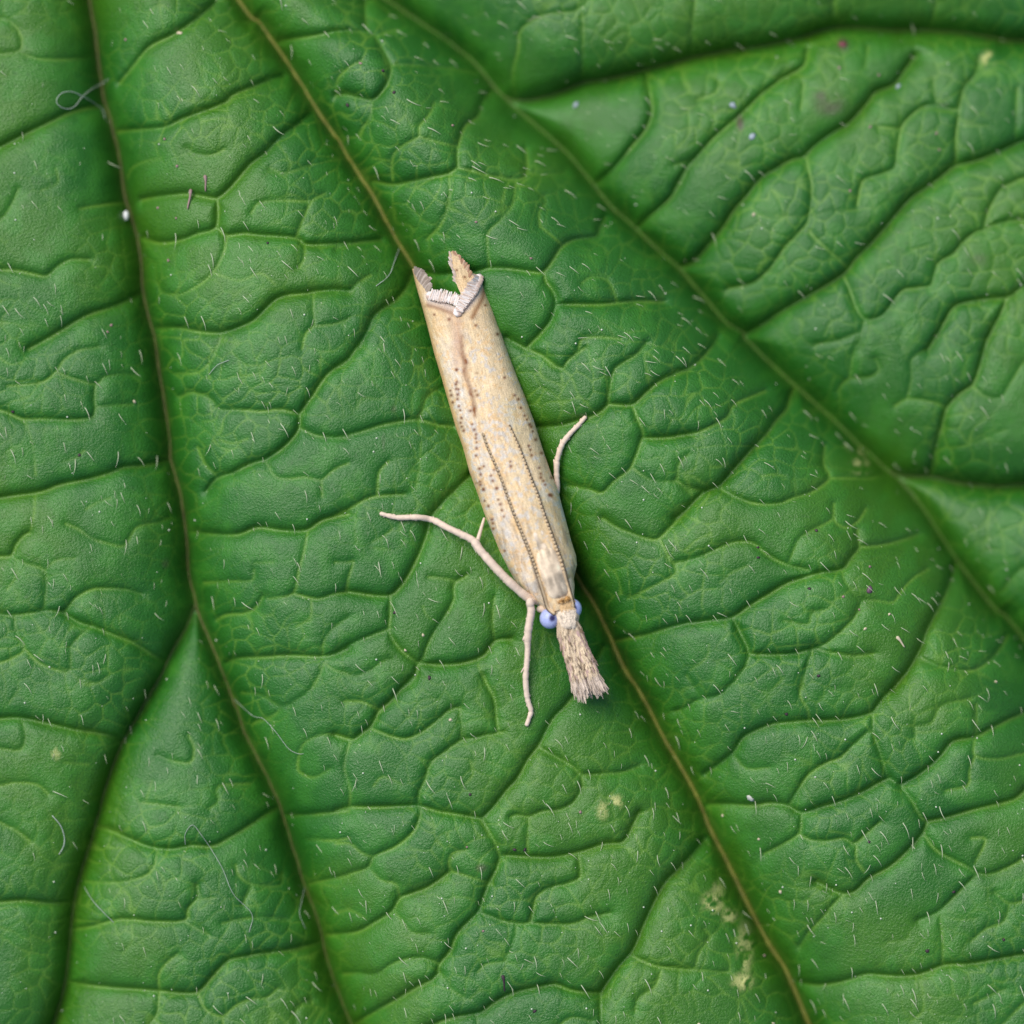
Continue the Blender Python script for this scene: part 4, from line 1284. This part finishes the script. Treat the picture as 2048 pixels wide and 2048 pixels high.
# snout: two brush-like palps
PALP = [([P5(915, 660), P5(990, 960), P5(1080, 1230), P5(1150, 1480), P5(1190, 1620)], 0), ([P5(1040, 630), P5(1140, 930), P5(1240, 1180), P5(1340, 1430), P5(1410, 1560)], 1)]
for line, i_ in PALP:
    p = resample(catmull(line, 6), 3.0); n = len(p); t = np.linspace(0, 1, n)
    hw = np.interp(t, [0, 0.15, 0.5, 0.85, 1.0], [13, 15, 17, 17, 11]) if i_ == 0 else np.interp(t, [0, 0.15, 0.5, 0.85, 1.0], [12, 14, 15.5, 14, 9])
    zc = HEADTOP - 0.22 - 0.24 * t
    P = np.stack([(p[:, 0] - 1024) * S, (1024 - p[:, 1]) * S, zc], 1)
    hw = hw * 0.86
    v, f = tube(P, hw * S, 12, flat=1.05)
    pc = np.broadcast_to((0.55, 0.42, 0.28), (len(v), 3))
    core_o = new_obj('palp', v - MOFF, f, m_scale, moth, attrs={'pigment': pc})
    so = Soup()
    tan = np.gradient(P, axis=0); tan /= np.linalg.norm(tan, axis=1)[:, None]
    sdv = np.cross(tan, [0, 0, 1.0]); sdv /= np.linalg.norm(sdv, axis=1)[:, None]; upv = np.cross(sdv, tan)
    for j in range(900):
        tk = random.random() ** 0.85
        k = min(int(tk * (n - 1)), n - 1)
        a = random.uniform(-0.5, math.pi + 0.5)
        nd = math.cos(a) * sdv[k] + math.sin(a) * upv[k]
        A = P[k] + nd * hw[k] * S * 0.93
        L = random.uniform(12, 26) * S * (1.0 if tk < 0.8 else 1.45)
        B = A + tan[k] * L + nd * L * random.uniform(0.03, 0.20) + rng.normal(0, 0.014, 3)
        edge = abs(math.cos(a))
        cc = np.array((0.78, 0.61, 0.41)) * (1 - edge ** 2 * 0.3)
        if random.random() < 0.14 + 0.5 * edge ** 2 and tk > 0.1: cc = np.array((0.47, 0.32, 0.28))
        if random.random() < 0.18: cc = np.array((0.22, 0.15, 0.09))
        if tk > 0.8: cc = np.array((0.66, 0.53, 0.42)) * random.uniform(0.6, 1.15)
        so.blade(A - MOFF, B - MOFF, random.uniform(0.9, 1.8) * S, np.clip(cc * random.uniform(0.85, 1.15), 0.02, 0.88), 0.0, 0.3, 0.12)
    for j in range(110):      # the open brush at the tip
        a = random.uniform(0, 2 * math.pi); rr_ = math.sqrt(random.random())
        k = n - 1 - random.randint(0, 3)
        A = P[k] + (math.cos(a) * sdv[k] + math.sin(a) * upv[k]) * hw[k] * S * rr_ * 0.9
        L = random.uniform(12, 34) * S * (1.1 - 0.45 * rr_)
        B = A + tan[k] * L + (math.cos(a) * sdv[k] + math.sin(a) * upv[k]) * L * 0.28 * rr_ + rng.normal(0, 0.02, 3)
        so.blade(A - MOFF, B - MOFF, random.uniform(0.9, 1.6) * S, np.array(random.choice([(0.70, 0.57, 0.46), (0.58, 0.42, 0.36), (0.30, 0.22, 0.16), (0.74, 0.64, 0.55)])), 0.0, 0.3, 0.3)
    tag(so.build('palp_scales', m_scale, core_o, False), kind='stuff')

# legs
m_leg = simple_mat('leg_pale_pink', (0.74, 0.58, 0.45), 0.6, 0.14, 12.0, 0.5, 0.008, 0.35)
def leg(pts, joints, spurs=()):
    """pts: (px, py, height over the leaf in mm, radius in traced units); joints: where segments end"""
    A = np.array(pts, float)
    c = catmull(A, 8); c = resample(c, 1.8)
    n = len(c)
    zl = zleaf(c[:, 0], c[:, 1])
    zl = np.convolve(np.pad(zl, 6, mode='edge'), np.ones(13) / 13, 'valid')
    P = np.stack([(c[:, 0] - 1024) * S, (1024 - c[:, 1]) * S, zl + c[:, 2]], 1)
    r = c[:, 3].copy()
    for jx, jy in joints:
        d = np.hypot(c[:, 0] - jx, c[:, 1] - jy)
        k = int(np.argmin(d)); rel = (np.arange(n) - k) * 1.8
        r *= 1 - 0.12 * np.exp(-(rel / 2.0) ** 2)
        r *= 1 + 0.08 * np.exp(-((rel + 7) / 4.5) ** 2)
    r *= 0.96 + 0.03 * np.convolve(rng.normal(0, 1, n), np.ones(4) / 2, 'same')
    so = Soup(); v, f = tube(P, r * S, 12); so.add(v, f)
    for (ax, ay, bx, by, rr_, za, zb_) in spurs:
        q = np.array([W(ax, ay, float(zleaf(ax, ay)) + za), W((ax + bx) / 2, (ay + by) / 2, (float(zleaf(ax, ay)) + za + float(zleaf(bx, by)) + zb_) / 2 + 0.02), W(bx, by, float(zleaf(bx, by)) + zb_)])
        v, f = tube(catmull(q, 4), np.linspace(rr_, rr_ * 0.6, 9) * S, 8); so.add(v, f)
    # a few lifted scales along the leg
    for k in range(10, n - 4, 5):
        if random.random() < 0.5: continue
        sgn = random.choice((-1, 1)); tg = P[min(k + 3, n - 1)] - P[k]; tg /= np.linalg.norm(tg)
        sd_ = np.cross(tg, [0, 0, 1.0]); sd_ /= np.linalg.norm(sd_) + 1e-9
        a_ = P[k] + sd_ * sgn * r[k] * S * 0.8; so.blade(a_, a_ + tg * 6 * S + sd_ * sgn * 1.8 * S, 1.2 * S, None, 0, 0.3, 0.3)
    sv = [x - MOFF for x in so.v]; so.v = sv
    return so.build('leg', m_leg, moth)
leg([(1075, 1200, 0.40, 9.0), (1050, 1189, 0.50, 9.0), (1006, 1149, 0.55, 8.6), (963.6, 1102.5, 0.52, 8.2), (948, 1081, 0.48, 8.0), (926, 1069, 0.42, 7.0), (894.6, 1054, 0.34, 6.8), (870.4, 1041, 0.26, 6.6), (844, 1035, 0.18, 6.0), (824, 1034.5, 0.13, 5.6), (798, 1035, 0.09, 5.2), (779, 1031, 0.07, 4.7), (764, 1027, 0.05, 4.4)],
    [(947, 1080), (868, 1040), (824, 1034.5), (796, 1035), (776, 1030.5)], spurs=[(955, 1084, 969, 1036, 4.2, 0.45, 0.30), (950, 1080, 945, 1073, 3.6, 0.5, 0.52), (873, 1043, 868, 1034, 3.0, 0.26, 0.28), (828, 1036, 823, 1029, 2.6, 0.14, 0.17)])
leg([(1066, 1198, 0.62, 6.0), (1060, 1206, 0.66, 7.6), (1062, 1220, 0.62, 7.6), (1057, 1251, 0.50, 8.0), (1055, 1276, 0.42, 7.4), (1055, 1298, 0.34, 6.2), (1053, 1326, 0.26, 5.8), (1051, 1354, 0.18, 6.2), (1054.4, 1391.5, 0.10, 5.4), (1061.7, 1417, 0.07, 5.0), (1058, 1431, 0.06, 4.5), (1052.6, 1446, 0.05, 4.4)],
    [(1055, 1279), (1051.5, 1356), (1055, 1392), (1061, 1419), (1057, 1433)], spurs=[(1050, 1270, 1046, 1277, 3.4, 0.42, 0.42), (1049, 1330, 1042, 1341, 1.6, 0.26, 0.24)])
leg([(1085, 1040, 0.50, 6.5), (1108, 1000, 0.45, 6.0), (1114, 978, 0.42, 5.8), (1112.4, 949, 0.34, 5.8), (1114, 920, 0.26, 5.8), (1123, 891, 0.18, 5.6), (1138, 870, 0.12, 5.2), (1156, 851.5, 0.08, 4.8), (1170, 835, 0.05, 4.4)],
    [(1112, 922), (1124, 888), (1143, 865), (1160, 848)], spurs=[(1109, 930, 1107, 920, 2.6, 0.28, 0.28), (1120, 893, 1121, 880, 2.4, 0.2, 0.2)])
# pale joint behind the left eye
v, f = ball(8.5 * S, 14, 10, (1, 1.2, 0.9))
o = new_obj('leg_joint', v, f, m_leg, moth); o.location = Vector(W(*P5(445, 395), float(zleaf(*P5(445, 395))) + 0.70)) - moth.location
v, f = ball(8.0 * S, 14, 10, (1.2, 0.9, 0.9))
o = new_obj('palp_base', v, f, m_leg, moth); o.location = Vector(W(*P5(605, 490), HEADZ - 0.05)) - moth.location

# ------------------------------------------------------------------ small things lying on the leaf
m_egg = simple_mat('egg_white', (0.80, 0.80, 0.80), 0.4, 0.05, 6.0, 0.1, 0.005)
ex, ey = fp('A', 692, 1190)
v, f = ball(1.0, 18, 12)
v = v * np.array((6.2, 10.5, 6.0)) * S
o = new_obj('insect_egg', v, f, m_egg); o.location = W(ex, ey, float(zleaf(ex, ey)) + 5.5 * S); o.rotation_euler = (0, 0, -0.12)
tag(o, 'tiny oval white egg beside the brown rib on the left of the leaf', 'egg')

m_silk = simple_mat('silk_grey', (0.36, 0.42, 0.34), 0.5, 0.2, 4.0, 0.1, 0.005)
def thread(name, pts, label, r, cat, lift=3.0, arch_=0.0):
    p = resample(catmull(pts, 6), 4.0); n = len(p)
    z = zleaf(p[:, 0], p[:, 1]); z = np.convolve(np.pad(z, 3, mode='edge'), np.ones(7) / 7, 'valid')
    t = np.linspace(0, 1, n)
    P = np.stack([(p[:, 0] - 1024) * S, (1024 - p[:, 1]) * S, z + (r + lift * np.sin(np.pi * t) * arch_) * S + 0.004 * np.arange(n) / n], 1)
    v, f = tube(P, 0.42 * r * S * (0.8 + 0.4 * rng.random(n)), 6)
    base = P[0]; o = new_obj(name, v - base, f, m_silk); o.location = base
    return tag(o, label, cat)
thread('curled_fibre', [fp('A', *p) for p in [(610,425),(530,470),(460,535),(420,590),(380,608),(335,592),(322,560),(350,522),(400,512),(450,530),(510,562),(560,600),(575,650)]], 'thin grey fibre curled into a loop across the brown rib', 2.2, 'fibre', 6, 1)
thread('silk_thread', [fp('G', *p) for p in [(1290,140),(1400,225),(1460,240),(1530,310),(1600,400),(1650,428),(1690,430)]], 'fine white silk thread crossing off the rib below the fork', 1.3, 'thread', 5, 1)
thread('silk_thread', [fp('G', *p) for p in [(1035,930),(1035,870),(1075,820),(1120,870),(1180,960),(1240,1060),(1300,1200),(1400,1310),(1385,1410)]], 'long bent silk thread between the forked ribs', 1.4, 'thread', 5, 1)
thread('silk_thread', [fp('G', *p) for p in [(470,1170),(520,1240),(580,1300),(640,1360)]], 'short faint silk thread beside the dark forked rib', 1.6, 'thread', 5, 1)
thread('silk_thread', [fp('G', *p) for p in [(1680,1180),(1665,1260),(1658,1320),(1690,1400)]], 'short silk thread hanging off the thin brown rib end', 1.3, 'thread', 5, 1)
thread('silk_thread', [fp('B', *p) for p in [(345,1370),(320,1450),(290,1530),(220,1590)]], 'pale silk thread leaving the rib behind the moth wing tips', 1.7, 'thread', 5, 1)
thread('curled_fibre', [fp('G', *p) for p in [(305,770),(350,825),(370,890),(365,940),(340,985)]], 'short bent pinkish fibre on the dark left lobe', 2.6, 'fibre', 5, 1)
thread('silk_thread', [fp('D', *p) for p in [(1165,215),(1210,165),(1240,150),(1280,135)]], 'forked stray hair on the bright blade right of the left rib', 1.6, 'thread', 5, 1)

def flake(name, x, y, rx, ry, mat, label, group, seed, cat='speck', h=2.5, rot=0.0):
    r = random.Random(seed)
    V = [(0, 0, h * 1.2)]; k = 9
    for ring, (fr, hh) in enumerate(((0.62, h), (1.0, 0.1))):
        for i in range(k):
            a = 2 * math.pi * i / k
            q = fr * r.uniform(0.72, 1.2)
            V.append((rx * q * math.cos(a), ry * q * math.sin(a), hh * r.uniform(0.6, 1.2)))
    F = [(0, 1 + i, 1 + (i + 1) % k) for i in range(k)] + [(1 + i, 1 + k + i, 1 + k + (i + 1) % k, 1 + (i + 1) % k) for i in range(k)] + [tuple(range(1 + 2 * k - 1, k, -1))]
    o = new_obj(name, np.array(V) * S, F, mat, smooth=True)
    d = 4.0
    zx = (float(zleaf(x + d, y)) - float(zleaf(x - d, y))) / (2 * d * S); zy = -(float(zleaf(x, y + d)) - float(zleaf(x, y - d))) / (2 * d * S)
    nv = Vector((-zx, -zy, 1)).normalized()
    o.rotation_mode = 'QUATERNION'
    o.rotation_quaternion = nv.to_track_quat('Z', 'Y') @ Matrix.Rotation(rot, 3, 'Z').to_quaternion()
    o.location = W(x, y, float(zleaf(x, y)) - 0.006)
    return tag(o, label, cat, group)
m_dark = simple_mat('frass_dark', (0.055, 0.030, 0.040), 0.6, 0.4, 8.0, 0.5, 0.01)
m_pink = simple_mat('debris_pink', (0.34, 0.22, 0.20), 0.7, 0.35, 8.0, 0.5, 0.01)
m_cream = simple_mat('debris_cream', (0.62, 0.53, 0.36), 0.7, 0.3, 8.0, 0.5, 0.01)
m_grey = simple_mat('debris_grey', (0.34, 0.40, 0.44), 0.7, 0.3, 8.0, 0.5, 0.01)
dark_pts = [('F', 450, 1160), ('F', 450, 1215), ('F', 730, 1385), ('H', 515, 10), ('H', 1090, 1835), ('H', 738, 648), ('I', 605, 210), ('I', 1060, 910), ('I', 1525, 1185), ('I', 1380, 1510), ('I', 1800, 1450), ('D', 455, 655), ('E', 325, 1515), ('F', 780, 1860), ('A', 1490, 1355), ('B', 258, 405), ('B', 320, 525), ('H', 980, 950), ('H', 1035, 950), ('F', 770, 1068), ('B', 62, 590), ('D', 90, 415)]
for i, (f_, x, y) in enumerate(dark_pts):
    px, py = fp(f_, x, y)
    flake('frass_speck', px, py, random.uniform(3.4, 5.2), random.uniform(3.0, 4.2), m_dark, 'tiny dark purple brown speck of frass lying on the leaf', 'dark specks scattered on the leaf', 300 + i, rot=random.uniform(0, 3))
pink_pts = [('A', 700, 225), ('A', 990, 930), ('A', 880, 1155), ('A', 940, 1445), ('A', 985, 1215), ('A', 920, 780), ('A', 625, 1800), ('A', 605, 1838), ('B', 770, 1240), ('B', 640, 705), ('B', 1070, 1440), ('C', 915, 370), ('C', 1135, 410), ('C', 1085, 700), ('C', 1450, 735), ('C', 1465, 825), ('C', 970, 1055), ('F', 1065, 1265), ('F', 915, 1430), ('H', 1340, 745), ('H', 810, 1395), ('F', 1005, 1500), ('H', 720, 935), ('I', 495, 1550), ('B', 135, 365)]
for i, (f_, x, y) in enumerate(pink_pts):
    px, py = fp(f_, x, y)
    flake('debris_speck', px, py, random.uniform(2.8, 4.4), random.uniform(2.4, 3.6), m_pink, 'tiny pinkish brown crumb lying on the leaf', 'pinkish crumbs scattered on the leaf', 400 + i, rot=random.uniform(0, 3))
cream_pts = [('H', 630, 240), ('E', 480, 1638), ('F', 1170, 1525), ('I', 265, 775), ('I', 460, 900), ('I', 580, 1190), ('F', 1035, 1605), ('E', 385, 1720), ('C', 440, 1185), ('A', 1545, 285), ('I', 540, 1915), ('I', 130, 1910), ('I', 1765, 40), ('D', 750, 360)]
for i, (f_, x, y) in enumerate(cream_pts):
    px, py = fp(f_, x, y)
    flake('debris_speck', px, py, random.uniform(3.2, 5.0), random.uniform(2.6, 4.0), m_cream, 'tiny cream coloured crumb lying on the leaf', 'cream crumbs scattered on the leaf', 500 + i, rot=random.uniform(0, 3))
for i, (f_, x, y, lab) in enumerate([('C', 430, 755, 'pale blue grey fleck beside a brown stain on the leaf'), ('C', 1245, 470, 'grey fleck in a vein groove below the dark pink spot'), ('C', 325, 580, 'small pale fleck up the groove from the brown stain'), ('B', 1320, 570, 'pale fleck just below the deep dark groove')]):
    px, py = fp(f_, x, y)
    flake('debris_fleck', px, py, 8.5, 6.0, m_grey, lab, None, 600 + i, 'fleck', rot=0.6)
m_rose = simple_mat('debris_rose', (0.20, 0.06, 0.07), 0.7, 0.3, 8.0, 0.5, 0.01)
px, py = fp('C', 940, 235); flake('petal_crumb', px, py, 9, 11, m_rose, 'dark pink crumb just below the long dark top groove', None, 620, 'crumb', rot=0.3)
px, py = fp('F', 1062, 1392); flake('purple_crumb', px, py, 9.5, 6.5, simple_mat('debris_purple', (0.15, 0.08, 0.12), 0.6, 0.4, 8.0, 0.5, 0.01), 'purple crumb with a pale rim on the right of the leaf', None, 621, 'crumb', rot=-0.7)
px, py = fp('I', 410, 675); flake('white_crumb', px, py, 9, 7, simple_mat('debris_white', (0.55, 0.55, 0.48), 0.7, 0.4, 8.0, 0.5, 0.01), 'whitish crumb in the groove right of the main rib', None, 622, 'crumb')
px, py = fp('A', 1000, 195); flake('bud_scale', px, py, 9, 5, m_cream, 'cream orange scrap of bud scale in a vein groove', None, 623, 'scrap', rot=-0.6)
def stick(x0, y0, x1, y1, mat, label, r=2.3):
    a = np.array(W(x0, y0, float(zleaf(x0, y0)) + 0.03)); b = np.array(W(x1, y1, float(zleaf(x1, y1)) + 0.05))
    t = np.linspace(0, 1, 8)[:, None]; P = a + (b - a) * t; P[:, 0] += 0.01 * np.sin(t[:, 0] * 5)
    v, f = tube(P, np.array([1.5, 1.4, 1.1, 0.9, 0.8, 0.75, 0.7, 0.5]) * r * S, 7)
    o = new_obj('plant_scrap', v - a, f, mat); o.location = a
    return tag(o, label, 'scrap')
stick(*fp('A', 1145, 985), *fp('A', 1150, 1070), m_pink, 'upper of two short pinkish stick scraps by the left rib')
stick(*fp('A', 1065, 1060), *fp('A', 1050, 1165), m_pink, 'lower of two short pinkish stick scraps by the left rib')
stick(*fp('H', 915, 1640), *fp('H', 928, 1725), m_dark, 'dark brown stick scrap at the foot of the leaf')
stick(*fp('F', 1212, 1650), *fp('F', 1255, 1705), m_cream, 'short cream stick scrap near the right hand rib', 2.4)

# pollen and dust too fine to count
so = Soup(); v0, f0 = ball(1.0, 6, 4)
m_dust = simple_mat('dust', (0.66, 0.70, 0.55), 0.6, 0.2, 4.0, 0.1, 0.005)
for i in range(620):
    px, py = random.uniform(0, 2048), random.uniform(0, 2048)
    if random.random() > (0.3 + 0.7 * (py / 2048)) or moth_zone(px, py): continue
    r_ = random.choice((0.8, 0.9, 1.0, 1.3, 2.0)) * S
    so.add(v0 * r_ + np.array(W(px, py, float(zleaf(px, py)) + r_ * 0.5)), f0)
tag(so.build('pollen_dust', m_dust), 'fine pale dust and pollen grains scattered on the leaf', 'dust', kind='stuff')
